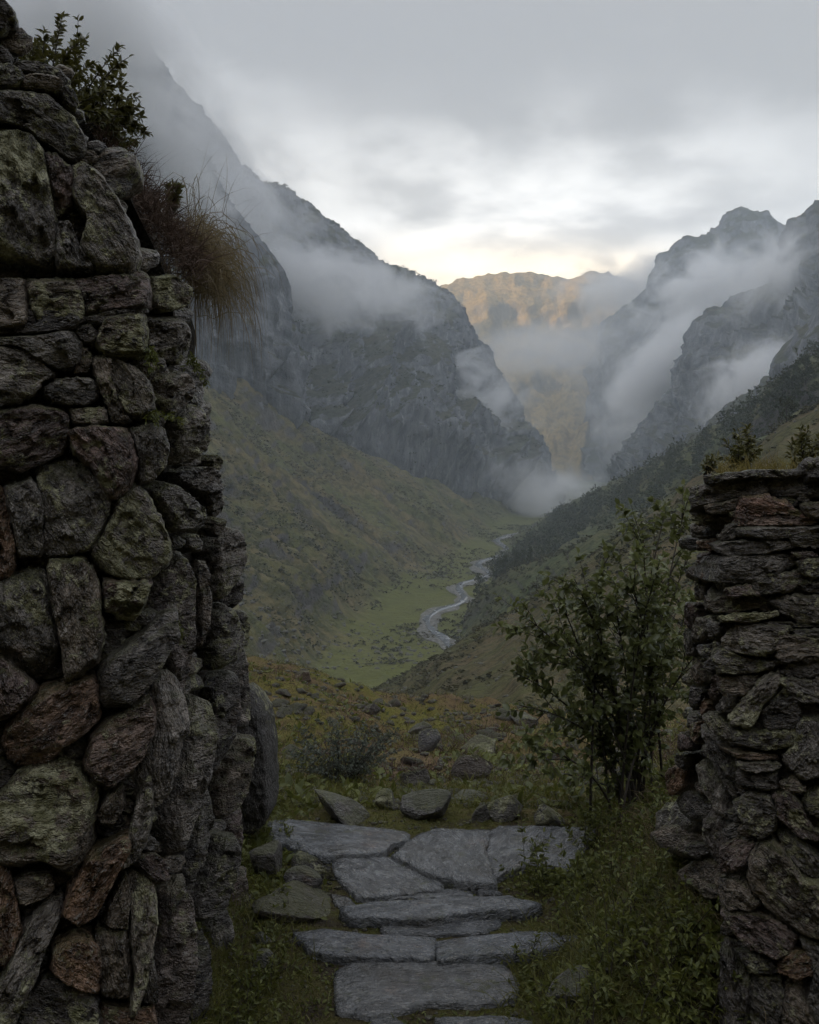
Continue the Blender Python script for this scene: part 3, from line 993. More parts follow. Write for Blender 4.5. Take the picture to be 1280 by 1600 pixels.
# outline in zoomed coordinates, tint, lichen 0..1, bed angle (None = along the stone), bulge
LEFT = [
 (A1, [(-90, -40), (20, 10), (60, 55), (78, 95), (72, 132), (0, 165), (-90, 170)], DARK, 0.1),
 (A1, [(-90, 200), (0, 215), (40, 240), (60, 280), (50, 318), (0, 335), (-90, 330)], DARK, 0.1),
 (A1, [(-90, 335), (0, 328), (60, 322), (108, 352), (116, 390), (75, 432), (-90, 430)], GREY, 0.3),
 (A1, [(58, 312), (100, 296), (200, 308), (290, 343), (328, 388), (312, 412), (250, 372), (150, 362), (105, 352)], DARK, 0.3),
 (A1, [(112, 372), (170, 360), (268, 374), (308, 405), (292, 442), (230, 442), (108, 432)], WARM, 0.3),
 (A1, [(282, 440), (320, 408), (352, 440), (374, 495), (365, 535), (318, 512)], DARK, 0.1),
 (A1, [(-90, 440), (120, 432), (222, 452), (335, 550), (412, 660), (406, 735), (340, 765), (200, 682), (100, 604), (-90, 570)], GREY, 0.45),
 (A1, [(-90, 640), (0, 628), (90, 622), (162, 648), (208, 720), (242, 900), (268, 1080), (262, 1255), (200, 1268), (90, 1256), (-90, 1180)], GREY, 0.85, -70),
 (A1, [(214, 738), (272, 738), (342, 806), (352, 900), (332, 1002), (268, 1050), (242, 900)], PURP, 0.2),
 (A1, [(345, 800), (402, 782), (484, 838), (565, 958), (642, 1118), (672, 1202), (642, 1305), (452, 1285), (382, 1182), (422, 1050), (350, 962)], PALE, 0.45, -58),
 (A1, [(262, 1070), (332, 1060), (382, 1195), (452, 1295), (262, 1298)], GREY, 0.4),
 (A1, [(122, 1340), (240, 1328), (345, 1330), (398, 1400), (396, 1528), (332, 1575), (190, 1575), (140, 1500)], WARM, 0.9),
 (A1, [(342, 1330), (520, 1312), (702, 1298), (712, 1458), (600, 1478), (398, 1515), (396, 1400)], PURP, 0.25),
 (A1, [(-90, 1348), (0, 1345), (124, 1340), (140, 1480), (150, 1570), (40, 1590), (-90, 1590)], WARM, 0.2),
 (A1, [(714, 1308), (870, 1306), (928, 1370), (922, 1462), (800, 1498), (714, 1474)], WARM, 0.55),
 (A2, [(-90, 60), (20, 20), (60, 20), (330, 30), (400, 60), (340, 118), (180, 142), (0, 148), (-90, 150)], DARK, 0.2),
 (A2, [(400, 60), (500, 20), (690, 10), (700, 40), (600, 46), (500, 70), (470, 100), (430, 90)], DARK, 0.3),
 (A2, [(452, 190), (480, 62), (600, 42), (690, 38), (700, 120), (690, 232), (520, 242)], WARM, 0.75),
 (A2, [(688, 40), (870, 33), (932, 90), (946, 200), (872, 292), (800, 272), (695, 234)], PALE, 0.65),
 (A2, [(-90, 150), (180, 145), (342, 118), (384, 190), (372, 262), (300, 312), (180, 250), (90, 192), (-90, 186)], GREY, 0.3),
 (A2, [(376, 180), (420, 198), (442, 240), (432, 312), (340, 324), (376, 262)], WARM, 0.2),
 (A2, [(352, 112), (440, 78), (477, 130), (450, 182), (382, 172)], DARK, 0.1),
 (A2, [(-90, 196), (90, 195), (190, 250), (272, 325), (200, 362), (192, 402), (90, 462), (-90, 488)], PALE, 0.35),
 (A2, [(218, 382), (270, 343), (432, 338), (468, 390), (462, 442), (392, 478), (300, 472), (220, 432)], GREY, 0.15),
 (A2, [(540, 238), (650, 288), (722, 370), (742, 482), (660, 534), (600, 520), (556, 430), (510, 290)], PALE, 0.6),
 (A2, [(440, 240), (535, 238), (512, 300), (560, 440), (610, 530), (640, 548), (520, 560), (512, 480), (470, 400), (445, 320)], WARM, 0.25),
 (A2, [(738, 322), (880, 308), (908, 380), (892, 442), (800, 512), (752, 502), (737, 410)], WARM, 0.5),
 (A2, [(333, 490), (420, 478), (502, 480), (514, 550), (470, 574), (350, 562)], WARM, 0.4),
 (A2, [(-90, 520), (0, 490), (150, 468), (290, 478), (332, 520), (312, 640), (292, 702), (150, 762), (100, 788), (40, 765), (-90, 770)], PURP, 0.15),
 (A2, [(313, 592), (480, 568), (602, 578), (642, 650), (648, 780), (622, 852), (540, 914), (500, 892), (450, 790), (350, 692)], (1.25, 0.98, 0.95), 0.1),
 (A2, [(613, 590), (700, 553), (772, 578), (797, 650), (772, 762), (722, 832), (660, 842), (647, 700)], GREY, 0.4),
 (A2, [(780, 530), (880, 458), (952, 468), (973, 560), (973, 660), (922, 742), (800, 758), (780, 650)], PALE, 0.45),
 (A2, [(960, 540), (1000, 570), (1024, 620), (1028, 682), (980, 704), (970, 620)], GREY, 0.3),
 (A2, [(985, 722), (1040, 698), (1058, 740), (1032, 794), (990, 764)], WARM, 0.5),
 (A2, [(790, 782), (900, 753), (1002, 768), (1028, 830), (1012, 932), (960, 982), (930, 902), (860, 862), (790, 822)], GREY, 0.3),
 (A2, [(688, 870), (760, 818), (832, 850), (932, 928), (957, 990), (932, 1072), (800, 1084), (740, 980)], GREY, 0.5),
 (A2, [(1020, 808), (1072, 850), (1103, 930), (1092, 992), (1040, 1022), (1015, 960)], PALE, 0.3),
 (A2, [(1000, 1010), (1062, 1005), (1052, 1072), (1010, 1098), (985, 1062)], WARM, 0.7),
 (A2, [(26, 862), (162, 818), (204, 930), (206, 1182), (90, 1186), (48, 1000)], GREY, 0.3),
 (A2, [(168, 770), (330, 738), (400, 742), (454, 830), (522, 872), (522, 975), (482, 1062), (420, 1145), (320, 1176), (208, 1188), (208, 930)], GREY, 0.5, -60),
 (A2, [(540, 920), (640, 838), (702, 900), (762, 1000), (818, 1140), (792, 1222), (700, 1294), (560, 1294), (480, 1232), (430, 1160), (490, 1062), (530, 990)], PALE, 0.95, -40),
 (A2, [(488, 1292), (600, 1296), (722, 1300), (692, 1402), (642, 1494), (560, 1474), (498, 1444)], PURP, 0.55),
 (A2, [(-60, 850), (0, 858), (30, 900), (52, 1000), (78, 1150), (72, 1232), (20, 1294), (-60, 1294)], RUST, 0.0),
 (A2, [(888, 1092), (960, 1068), (994, 1130), (972, 1174), (910, 1154)], GREY, 0.2),
 (A2, [(826, 1142), (893, 1135), (928, 1200), (937, 1500), (928, 1750), (892, 1905), (850, 1880), (800, 1640), (720, 1500), (700, 1402), (762, 1240)], (1.1, 1.02, 1.02), 0.1, 88),
 (A2, [(932, 1190), (985, 1200), (992, 1390), (965, 1560), (938, 1640)], WARM, 0.15, 88),
 (A2, [(978, 1150), (1062, 1028), (1122, 1060), (1153, 1150), (1142, 1242), (1062, 1352), (1040, 1394), (992, 1392)], PALE, 0.15, 80),
 (A2, [(1050, 1382), (1110, 1278), (1162, 1288), (1171, 1370), (1122, 1444), (1070, 1454)], DARK, 0.3),
 (A2, [(988, 1462), (1050, 1398), (1122, 1480), (1143, 1600), (1100, 1700), (990, 1740)], GREY, 0.5),
 (A2, [(1130, 1440), (1182, 1450), (1193, 1512), (1182, 1620), (1140, 1640)], DARK, 0.2),
 ((1, 0, 0), [(-30, 915), (0, 902), (60, 890), (76, 905), (88, 960), (102, 1012), (60, 1064), (20, 1052), (-30, 1020)], GREY, 0.2),
 ((1, 0, 0), [(74, 880), (130, 870), (153, 905), (162, 990), (152, 1030), (102, 1064), (97, 1010), (80, 950)], WARM, 0.7),
 ((1, 0, 0), [(153, 1042), (200, 1000), (250, 960), (273, 953), (277, 990), (252, 1030), (236, 1062), (200, 1098), (160, 1098)], GREY, 0.45, 12),
 (A3, [(-70, 50), (0, 58), (100, 128), (153, 190), (132, 242), (60, 304), (-70, 340)], PURP, 0.1),
 (A3, [(8, 420), (40, 350), (162, 198), (300, 168), (392, 138), (418, 260), (412, 332), (352, 392), (280, 424), (220, 494), (150, 524), (60, 514)], (1.35, 0.98, 0.80), 0.1),
 (A3, [(348, 532), (380, 388), (480, 308), (622, 238), (642, 310), (642, 380), (602, 482), (540, 544), (470, 614), (400, 594)], (1.2, 0.95, 0.85), 0.15, 22),
 (A3, [(640, 182), (690, 128), (732, 190), (737, 330), (702, 460), (652, 645), (618, 640), (618, 480), (648, 360)], PALE, 0.2, 75),
 (A3, [(835, 198), (880, 280), (868, 430), (832, 602), (782, 762), (702, 936), (662, 800), (698, 600), (750, 420), (765, 330)], PALE, 0.15, 72),
 (A3, [(860, 560), (897, 640), (908, 770), (872, 862), (832, 1000), (790, 1155), (763, 1000), (790, 850), (830, 700)], GREY, 0.15, 75),
 (A3, [(888, 200), (960, 108), (1007, 130), (1023, 250), (992, 422), (932, 564), (880, 564), (880, 330)], DARK, 0.2, 70),
 (A3, [(898, 602), (960, 458), (1000, 400), (1048, 383), (1043, 500), (1023, 642), (960, 744), (910, 764), (890, 660)], WARM, 0.4, 60),
 (A3, [(1008, 200), (1030, 60), (1046, 15), (1053, 300), (1043, 374), (1008, 374)], PALE, 0.3, 88),
 (A3, [(958, 762), (1010, 668), (1042, 690), (1048, 900), (1000, 934), (980, 862)], PURP, 0.2, 85),
 (A3, [(-30, 660), (10, 640), (100, 538), (220, 508), (322, 528), (398, 620), (388, 762), (362, 862), (300, 966), (180, 894), (90, 944), (-30, 935)], WARM, 0.7),
 (A3, [(398, 722), (450, 638), (512, 616), (523, 682), (480, 754), (420, 764)], WARM, 0.1),
 (A3, [(540, 802), (570, 658), (622, 556), (643, 600), (633, 762), (590, 894), (545, 936), (488, 964), (508, 850)], PALE, 0.3, 70),
 (A3, [(298, 1002), (360, 878), (450, 838), (540, 788), (553, 850), (510, 924), (450, 1034), (400, 1134), (320, 1176), (258, 1132)], RUST, 0.1, 50),
 (A3, [(58, 1002), (120, 958), (202, 958), (232, 1022), (180, 1074), (80, 1094)], WARM, 0.1),
 (A3, [(-50, 880), (0, 898), (52, 960), (88, 1180), (60, 1294), (-50, 1360)], RUST, 0.1, 70),
 (A3, [(-50, 1400), (0, 1380), (100, 1178), (180, 1078), (263, 1056), (258, 1132), (202, 1232), (152, 1372), (92, 1482), (40, 1640), (-50, 1640)], PALE, 0.35, 55),
 (A3, [(546, 1082), (520, 958), (602, 978), (653, 1030), (653, 1180), (633, 1332), (602, 1444), (560, 1555), (538, 1540), (560, 1400), (540, 1250)], (1.7, 1.62, 1.5), 0.4, 85),
 (A3, [(430, 1172), (470, 1058), (530, 968), (547, 1082), (532, 1204), (440, 1194)], WARM, 0.3, 70),
 (A3, [(218, 1262), (320, 1198), (402, 1250), (423, 1350), (402, 1454), (280, 1404), (218, 1352)], RUST, 0.3),
 (A3, [(398, 1190), (532, 1204), (548, 1380), (542, 1484), (430, 1484), (412, 1350)], WARM, 0.45),
 (A3, [(556, 912), (650, 888), (693, 940), (703, 1004), (640, 1014)], PURP, 0.1),
 (A3, [(658, 1022), (740, 948), (773, 1060), (803, 1250), (793, 1400), (770, 1640), (660, 1640), (638, 1440), (660, 1200)], (1.1, 1.0, 0.98), 0.1, 86),
 (A3, [(840, 990), (900, 808), (960, 788), (983, 880), (962, 1000), (920, 1124), (860, 1184), (800, 1184), (800, 1080)], GREY, 0.35, 68),
 (A3, [(960, 942), (1048, 928), (1053, 1150), (1033, 1322), (1000, 1374), (990, 1200), (962, 1060)], PURP, 0.1, 86),
 (A3, [(888, 1172), (950, 1056), (988, 1200), (993, 1370), (962, 1544), (920, 1640), (890, 1380)], GREY, 0.15, 84),
 (A3, [(798, 1222), (880, 1198), (893, 1400), (880, 1640), (780, 1640), (800, 1400)], DARK, 0.1, 86),
 (A3, [(418, 1500), (540, 1528), (632, 1508), (654, 1640), (418, 1640)], RUST, 0.1),
 (A3, [(95, 1480), (220, 1368), (402, 1460), (420, 1640), (60, 1640)], DARK, 0.2),
 (A3, [(560, 1330), (640, 1330), (660, 1500), (600, 1510), (560, 1470)], DARK, 0.1),
]
B6 = (0.375, 800, 640)
B5 = (0.375, 800, 1000)
C2 = (260 / 1280, 1020, 700)
C3 = (260 / 1280, 1020, 1000)
RIGHT = [
 (B6, [(813, 272), (900, 260), (1110, 248), (1215, 243), (1222, 272), (1100, 284), (980, 288), (930, 296), (818, 308)], GREY, 0.2, 3),
 (B6, [(1213, 222), (1225, 206), (1360, 200), (1360, 300), (1235, 284), (1213, 252)], DARK, 0.2, 3),
 (B6, [(753, 325), (815, 308), (950, 288), (1120, 288), (1360, 302), (1360, 370), (1100, 366), (950, 362), (880, 386), (800, 392), (753, 415)], GREY, 0.3, 2),
 (B6, [(785, 396), (880, 384), (948, 366), (938, 422), (870, 438), (798, 434)], WARM, 0.25, 4),
 (B6, [(922, 492), (960, 368), (1050, 358), (1130, 380), (1210, 436), (1272, 462), (1180, 440), (1080, 432), (980, 440), (968, 480)], (1.7, 1.15, 0.95), 0.0, -12),
 (B6, [(968, 485), (985, 440), (1080, 430), (1180, 442), (1280, 470), (1200, 484), (1080, 484)], (1.4, 1.1, 0.98), 0.0, -4),
 (B6, [(1200, 400), (1230, 388), (1360, 390), (1360, 460), (1230, 446)], WARM, 0.4, 0),
 (B6, [(768, 452), (850, 436), (925, 448), (900, 492), (800, 503)], WARM, 0.75, 0),
 (B6, [(938, 492), (1010, 486), (1360, 486), (1360, 514), (1180, 518), (1100, 548), (944, 532)], (1.5, 1.5, 1.55), 0.1, 0),
 (B6, [(1148, 532), (1180, 514), (1360, 516), (1360, 582), (1190, 572)], GREY, 0.2, 0),
 (B6, [(762, 545), (850, 538), (873, 565), (850, 592), (762, 587)], RUST, 0.0, 0),
 (B6, [(848, 560), (960, 543), (1150, 543), (1192, 570), (1100, 592), (960, 607), (868, 602)], (1.4, 1.4, 1.42), 0.35, 2),
 (B6, [(796, 632), (820, 600), (872, 594), (884, 640), (862, 714), (822, 702)], WARM, 0.85, 80),
 (B6, [(878, 610), (1170, 600), (1188, 640), (1120, 692), (1000, 718), (863, 718)], GREY, 0.2, 3),
 (B6, [(1160, 594), (1240, 588), (1280, 610), (1200, 634)], PURP, 0.1, 0),
 (B6, [(1193, 626), (1230, 616), (1360, 618), (1360, 692), (1240, 704), (1198, 672)], GREY, 0.5, 0),
 (B6, [(988, 722), (1080, 680), (1220, 668), (1233, 700), (1200, 732), (1160, 763), (1040, 774), (1000, 752)], GREY, 0.45, 6),
 (B6, [(1193, 722), (1230, 708), (1360, 712), (1360, 768), (1220, 758)], GREY, 0.1, -3),
 (B6, [(883, 742), (990, 724), (1033, 772), (900, 783)], PURP, 0.1, 0),
 (B6, [(818, 790), (900, 775), (1040, 778), (1062, 810), (1000, 838), (860, 848), (823, 832)], WARM, 0.55, 0),
 (B6, [(1063, 792), (1200, 763), (1360, 770), (1360, 884), (1200, 893), (1120, 854)], PALE, 0.5, -8),
 (B6, [(868, 856), (1000, 843), (1103, 835), (1113, 860), (1000, 883), (880, 884)], WARM, 0.7, 3),
 (B6, [(1168, 912), (1360, 902), (1360, 946), (1180, 943)], GREY, 0.2, 0),
 (B6, [(1040, 880), (1180, 892), (1300, 900), (1170, 908), (1060, 896)], DARK, 0.1, 0),
 (B6, [(883, 960), (918, 900), (1040, 893), (1163, 900), (1130, 962), (1060, 1024), (960, 1018), (888, 992)], PALE, 0.6, 0),
 (B6, [(1098, 992), (1130, 930), (1240, 946), (1360, 952), (1360, 1048), (1130, 1043)], WARM, 0.5, 0),
 (B6, [(838, 1042), (880, 988), (960, 1030), (1040, 1042), (1123, 1050), (1080, 1084), (950, 1103), (868, 1093)], GREY, 0.65, -8),
 (B6, [(1113, 1092), (1180, 1044), (1360, 1050), (1360, 1114), (1170, 1113)], GREY, 0.2, -4),
 (B6, [(1108, 1120), (1180, 1113), (1250, 1120), (1262, 1190), (1300, 1214), (1190, 1214), (1130, 1154)], GREY, 0.3, -20),
 (B6, [(1246, 1132), (1280, 1080), (1360, 1070), (1360, 1200), (1260, 1194)], PALE, 0.9, 0),
 (B6, [(900, 1290), (960, 1220), (1040, 1110), (1112, 1088), (1133, 1130), (1100, 1180), (1050, 1230), (1000, 1330), (930, 1310)], PALE, 0.55, 50),
 (B6, [(1002, 1332), (1052, 1232), (1102, 1182), (1136, 1134), (1192, 1180), (1208, 1270), (1172, 1334), (1060, 1344)], DARK, 0.05, 8),
 (B6, [(858, 1172), (870, 1118), (950, 1110), (1030, 1110), (982, 1192), (890, 1202)], WARM, 0.3, 0),
 (B5, [(928, 382), (1000, 372), (1182, 368), (1172, 442), (1040, 458), (938, 432)], DARK, 0.1, 0),
 (B5, [(922, 462), (1000, 462), (1112, 480), (1123, 505), (1020, 498), (938, 492)], (1.5, 1.2, 1.0), 0.1, -4),
 (B5, [(940, 500), (1030, 504), (1120, 512), (1100, 538), (1020, 548), (946, 530)], PALE, 0.4, -3),
 (B5, [(938, 548), (1112, 543), (1102, 625), (948, 605)], DARK, 0.0, 0),
 (B5, [(1128, 472), (1170, 440), (1200, 318), (1360, 330), (1360, 560), (1200, 574), (1140, 514)], GREY, 0.25),
 (B5, [(1108, 592), (1180, 558), (1223, 622), (1150, 634)], WARM, 0.85),
 (B5, [(1208, 682), (1250, 618), (1360, 600), (1360, 770), (1230, 724)], PALE, 1.0),
 (B5, [(918, 682), (1000, 633), (1080, 648), (1113, 700), (1103, 782), (1040, 834), (970, 794)], GREY, 0.65),
 (B5, [(1088, 642), (1150, 623), (1213, 690), (1243, 772), (1300, 805), (1360, 850), (1180, 803), (1100, 724)], PURP, 0.15, -45),
 (B5, [(1113, 802), (1160, 793), (1243, 860), (1300, 905), (1360, 1000), (1290, 1005), (1200, 963), (1130, 864)], GREY, 0.2, -45),
 (B5, [(988, 992), (1000, 898), (1080, 828), (1133, 870), (1203, 970), (1360, 1030), (1360, 1280), (1200, 1214), (1100, 1144), (1040, 1084)], WARM, 0.5, -40),
 (B5, [(863, 872), (920, 828), (1013, 850), (993, 900), (962, 964), (870, 974)], PURP, 0.15),
 (B5, [(858, 1052), (900, 998), (980, 1018), (1033, 1090), (1000, 1124), (900, 1114)], WARM, 0.55, -20),
 (B5, [(868, 1132), (1000, 1130), (1100, 1148), (1193, 1212), (1162, 1284), (1100, 1324), (960, 1264)], PURP, 0.25, -30),
 (B5, [(1118, 1322), (1160, 1280), (1243, 1280), (1262, 1374), (1180, 1404), (1110, 1374)], RUST, 0.1),
 (B5, [(1190, 1224), (1290, 1265), (1360, 1300), (1360, 1640), (1290, 1640), (1225, 1500), (1252, 1372)], GREY, 0.15, -60),
 (B5, [(938, 1292), (1000, 1290), (1083, 1330), (1113, 1384), (1000, 1384)], DARK, 0.15, -25),
 (B5, [(1138, 1424), (1220, 1410), (1290, 1540), (1300, 1640), (1120, 1640)], WARM, 0.2, -50),
 (B5, [(978, 1402), (1120, 1390), (1133, 1500), (1110, 1640), (1000, 1640)], GREY, 0.3, -40),
 (B5, [(788, 302), (850, 298), (932, 370), (942, 430), (880, 424), (800, 342)], PALE, 0.5, -40),
 (B5, [(743, 342), (800, 348), (882, 430), (932, 500), (943, 620), (900, 704), (850, 604), (780, 474)], GREY, 0.45, -48),
 (B5, [(718, 522), (770, 478), (832, 530), (902, 640), (893, 764), (840, 724), (760, 604)], PALE, 0.25, -60),
 (B5, [(648, 542), (700, 508), (733, 540), (722, 624), (660, 654), (638, 602)], RUST, 0.3, 60),
 (B5, [(738, 762), (810, 668), (883, 760), (893, 824), (855, 964), (810, 944), (760, 864)], (1.15, 1.1, 1.1), 0.2, -65),
 (B5, [(800, 960), (856, 970), (862, 1060), (868, 1130), (880, 1240), (850, 1230), (820, 1100)], WARM, 0.2, 85),
 (B5, [(880, 1250), (950, 1270), (1000, 1390), (980, 1640), (880, 1640), (880, 1420)], DARK, 0.1, -70),
 # the jamb: ends of courses running back through the opening
 (C2, [(300, 320), (330, 305), (420, 300), (400, 400), (300, 470)], GREY, 0.3, 0),
 (C2, [(330, 520), (480, 500), (500, 560), (370, 600)], WARM, 0.8, 0),
 (C2, [(330, 610), (500, 600), (520, 670), (340, 690)], DARK, 0.1, 0),
 (C2, [(480, 690), (560, 600), (650, 560), (650, 690), (540, 720)], GREY, 0.3, 40),
 (C2, [(300, 800), (420, 800), (400, 880), (330, 910), (290, 880)], PURP, 0.2, 0),
 (C2, [(340, 960), (400, 920), (450, 990), (420, 1050), (350, 1030)], (1.35, 1.1, 0.9), 0.3, 0),
 (C2, [(265, 950), (340, 960), (350, 1040), (330, 1190), (260, 1160)], GREY, 0.3, 80),
 (C2, [(330, 1170), (370, 1080), (440, 1120), (420, 1250), (340, 1260)], PALE, 0.3, 80),
 (C2, [(440, 1120), (540, 1080), (560, 1150), (520, 1250), (440, 1240)], GREY, 0.35, 70),
 (C2, [(240, 1180), (330, 1200), (340, 1300), (300, 1420), (225, 1360)], PURP, 0.2, 85),
 (C2, [(330, 1390), (380, 1290), (450, 1300), (470, 1400), (390, 1490), (310, 1500)], PALE, 0.35, 70),
 (C2, [(450, 1290), (540, 1340), (560, 1430), (480, 1480), (460, 1400)], GREY, 0.3, 0),
 (C2, [(390, 1490), (480, 1460), (500, 1540), (430, 1580)], PALE, 0.3, 0),
 (C2, [(225, 1380), (300, 1440), (300, 1600), (230, 1620)], GREY, 0.3, 85),
 (C3, [(240, 30), (330, 40), (400, 10), (480, 60), (380, 130), (340, 170), (270, 130)], GREY, 0.4, 0),
 (C3, [(250, 120), (330, 140), (300, 230), (270, 320), (240, 200)], PURP, 0.3, 80),
 (C3, [(400, 150), (470, 120), (520, 200), (450, 270), (400, 230)], GREY, 0.3, 0),
 (C3, [(290, 260), (350, 170), (410, 250), (440, 320), (380, 370), (300, 330)], (1.2, 1.05, 0.9), 0.4, -60),
 (C3, [(420, 420), (480, 300), (520, 230), (570, 290), (560, 380), (480, 480)], PURP, 0.5, 70),
 (C3, [(490, 480), (560, 390), (620, 410), (570, 520), (540, 560)], GREY, 0.3, 60),
 (C3, [(280, 340), (370, 380), (360, 460), (340, 530), (270, 510)], DARK, 0.2, 0),
 (C3, [(240, 400), (290, 320), (280, 430), (260, 540), (215, 560)], WARM, 0.4, 85),
 (C3, [(350, 520), (380, 440), (430, 480), (420, 560), (380, 590)], RUST, 0.5, 60),
 (C3, [(250, 540), (340, 540), (360, 620), (300, 660), (215, 690)], GREY, 0.3, 0),
 (C3, [(300, 640), (350, 620), (390, 720), (340, 800), (305, 740)], RUST, 0.5, 85),
 (C3, [(215, 700), (300, 720), (330, 830), (260, 870), (200, 850)], PURP, 0.2, 80),
 (C3, [(190, 860), (290, 880), (250, 1010), (180, 960)], GREY, 0.2, 70),
 (C3, [(330, 860), (360, 770), (430, 840), (480, 930), (400, 940)], GREY, 0.3, -50),
]


def zoomed(S, pts):
    return [(S[1] + x * S[0], S[2] + y * S[0]) for x, y in pts]


def inside(poly, x, y):
    """vectorised point-in-polygon"""
    p = np.asarray(poly)
    r = np.zeros(x.shape, bool)
    j = len(p) - 1
    for i in range(len(p)):
        c = ((p[i, 1] > y) != (p[j, 1] > y)) & (x < (p[j, 0] - p[i, 0]) * (y - p[i, 1]) / (p[j, 1] - p[i, 1] + 1e-12) + p[i, 0])
        r ^= c
        j = i
    return r


def build_wall(root, data, depth, outline, seed, lo, hi, thick, bul, flat):
    """traced stones, then wedged fillers in the gaps between them, then rough courses beyond the edge of the picture"""
    rng = np.random.default_rng(seed)
    polys = []
    for k, row in enumerate(data):
        S, pts, tint, lich = row[:4]
        bed = row[4] if len(row) > 4 else None
        pp = zoomed(S, pts)
        polys.append(pp)
        a = np.array(pp)
        ext = min(np.ptp(a[:, 0]), np.ptp(a[:, 1]))
        place_stone('stone', pp, depth, root, M_STONE, seed * 100 + k, thick=thick if (float(a[:, 0].mean()) < 268 or float(a[:, 0].mean()) > 1132) else 0.16, bulge=bul * np.clip(ext / 60, 0.5, 1.3), tint=tint, lichen=lich, bed=bed if not (268 < float(a[:, 0].mean()) < 410) else 8.0,
                    strata=flat if (float(a[:, 0].mean()) < 268 or float(a[:, 0].mean()) > 1132) else 0.02, jitter=5, grow=1.06 if (pp_c := float(a[:, 0].mean())) < 268 or pp_c > 1132 else 0.95, push=rng.uniform(-0.012, 0.022) if pp_c < 268 or pp_c > 1132 else rng.uniform(-0.05, 0.02), facets=int(rng.integers(4, 8)), n=64 if ext > 40 else 42, nring=19 if ext > 40 else 10, chips=int(np.clip(ext / 5, 5, 22)), face=0.3 if (pp_c < 268 or pp_c > 1132) else 1.1)
    gx, gy = np.meshgrid(np.arange(lo, hi, 3.0), np.arange(0, 1640, 3.0), indexing='ij')
    ok = inside(outline, gx, gy)
    for pp in polys:
        ok &= ~inside(pp, gx, gy)
    fx, fy = gx[ok], gy[ok]
    taken = []
    order = rng.permutation(len(fx))
    edges = np.vstack([closed_resample(np.array(pp, float), 60) for pp in polys])
    cand = []
    for i in order[:2600]:
        d = np.sqrt(((edges - (fx[i], fy[i])) ** 2).sum(1).min())
        cand.append((d, fx[i], fy[i]))
    cand.sort(reverse=True)
    nfill = 0
    for d, x, y in cand:
        if nfill >= (95 if seed == 1 else 80):
            break
        r = d + 7
        if any((x - a) ** 2 + (y - b) ** 2 < (0.9 * max(r, c)) ** 2 for a, b, c in taken):
            continue
        taken.append((x, y, r))
        nfill += 1
        ang = np.linspace(0, 2 * math.pi, 8, endpoint=False) + rng.uniform(0, 1)
        rr = r * rng.uniform(0.8, 1.2, 8)
        pp = np.stack([x + np.cos(ang) * rr * 1.3, y + np.sin(ang) * rr * 0.85], 1)
        place_stone('stone', pp, depth, root, M_STONE, seed * 100 + 500 + nfill, thick=0.12, bulge=0.012, inset=0.035, tint=[DARK, GREY, WARM][nfill % 3],
                    lichen=0.15, n=22, nring=5, nside=3, bed=0 if flat > 0.03 else None, jitter=10, strata=flat)


def courses(root, depth, x0, x1, y0, y1, hmin, hmax, wmin, wmax, seed, flat):
    rng = np.random.default_rng(seed)
    y = y0
    k = 0
    while y < y1:
        h = rng.uniform(hmin, hmax)
        x = x0 - (rng.uniform(0, wmax * 0.5) if x0 < 0 else 0.0)
        while x < x1 - 8:
            w = wmin + (wmax - wmin) * rng.uniform(0, 1) ** 1.6
            if x + w > x1 - wmin * 0.5:
                w = x1 - x
            j = lambda s: rng.uniform(-s, s) * (h / 34.0) ** 0.8
            pp = [(x + 3 + j(4), y + 3 + j(5)), (x + w * .5, y + j(5)), (x + w - 3 + j(4), y + 3 + j(5)), (x + w - 1 + j(3), y + h * .5), (x + w - 4 + j(4), y + h - 3 + j(5)),
                  (x + w * .5, y + h + j(4)), (x + 4 + j(4), y + h - 3 + j(5)), (x + 1 + j(3), y + h * .5)]
            place_stone('stone', pp, depth, root, M_STONE, seed * 1000 + k, thick=0.2, bulge=0.03, tint=[GREY, DARK, WARM, PURP, PALE][k % 5], lichen=rng.uniform(0, .6), n=30, nring=8, nside=3, strata=flat, jitter=7, chips=7, push=rng.uniform(-0.02, 0.03))
            k += 1
            x += w
        y += h


LEFT_OUT = [(-10, 20), (20, 40), (26, 90), (105, 105), (130, 200), (180, 260), (218, 400), (300, 440), (308, 560), (335, 660), (345, 740), (365, 830), (375, 900), (388, 1000), (392, 1120), (392, 1300), (392, 1440), (372, 1520), (350, 1640), (-10, 1640)]
RIGHT_OUT = [(1108, 745), (1260, 735), (1290, 720), (1290, 1640), (1140, 1640), (1120, 1480), (1100, 1400), (1075, 1350), (1045, 1280), (1042, 1210), (1060, 1160), (1068, 1050), (1068, 950), (1076, 860), (1084, 770)]
left_wall = thing('dry_stone_wall', 'tall ruined wall of thick lichened blocks with a shrub and hanging grass on top', 'stone wall', (-0.9, 2.6, 0))
left_wall['kind'] = 'thing'
right_wall = thing('dry_stone_wall', 'lower wall of thin stacked schist slabs beside the leafy shrub', 'stone wall', (1.1, 2.7, 0))
right_wall['kind'] = 'thing'
build_wall(left_wall, LEFT, depth_left, LEFT_OUT, 1, -10, 400, 0.26, 0.045, 0.0)
build_wall(right_wall, RIGHT, depth_right, RIGHT_OUT, 2, 1030, 1290, 0.30, 0.022, 0.022)
courses(left_wall, depth_left, -1000, -26, -60, 1760, 60, 170, 110, 300, 5, 0.0)
courses(left_wall, depth_left, -30, 370, 1630, 1760, 80, 120, 90, 140, 6, 0.0)
courses(right_wall, depth_right, 1304, 2150, 702, 1760, 30, 95, 110, 330, 7, 0.035)
courses(right_wall, depth_right, 1140, 1304, 1630, 1760, 60, 70, 80, 120, 8, 0.035)


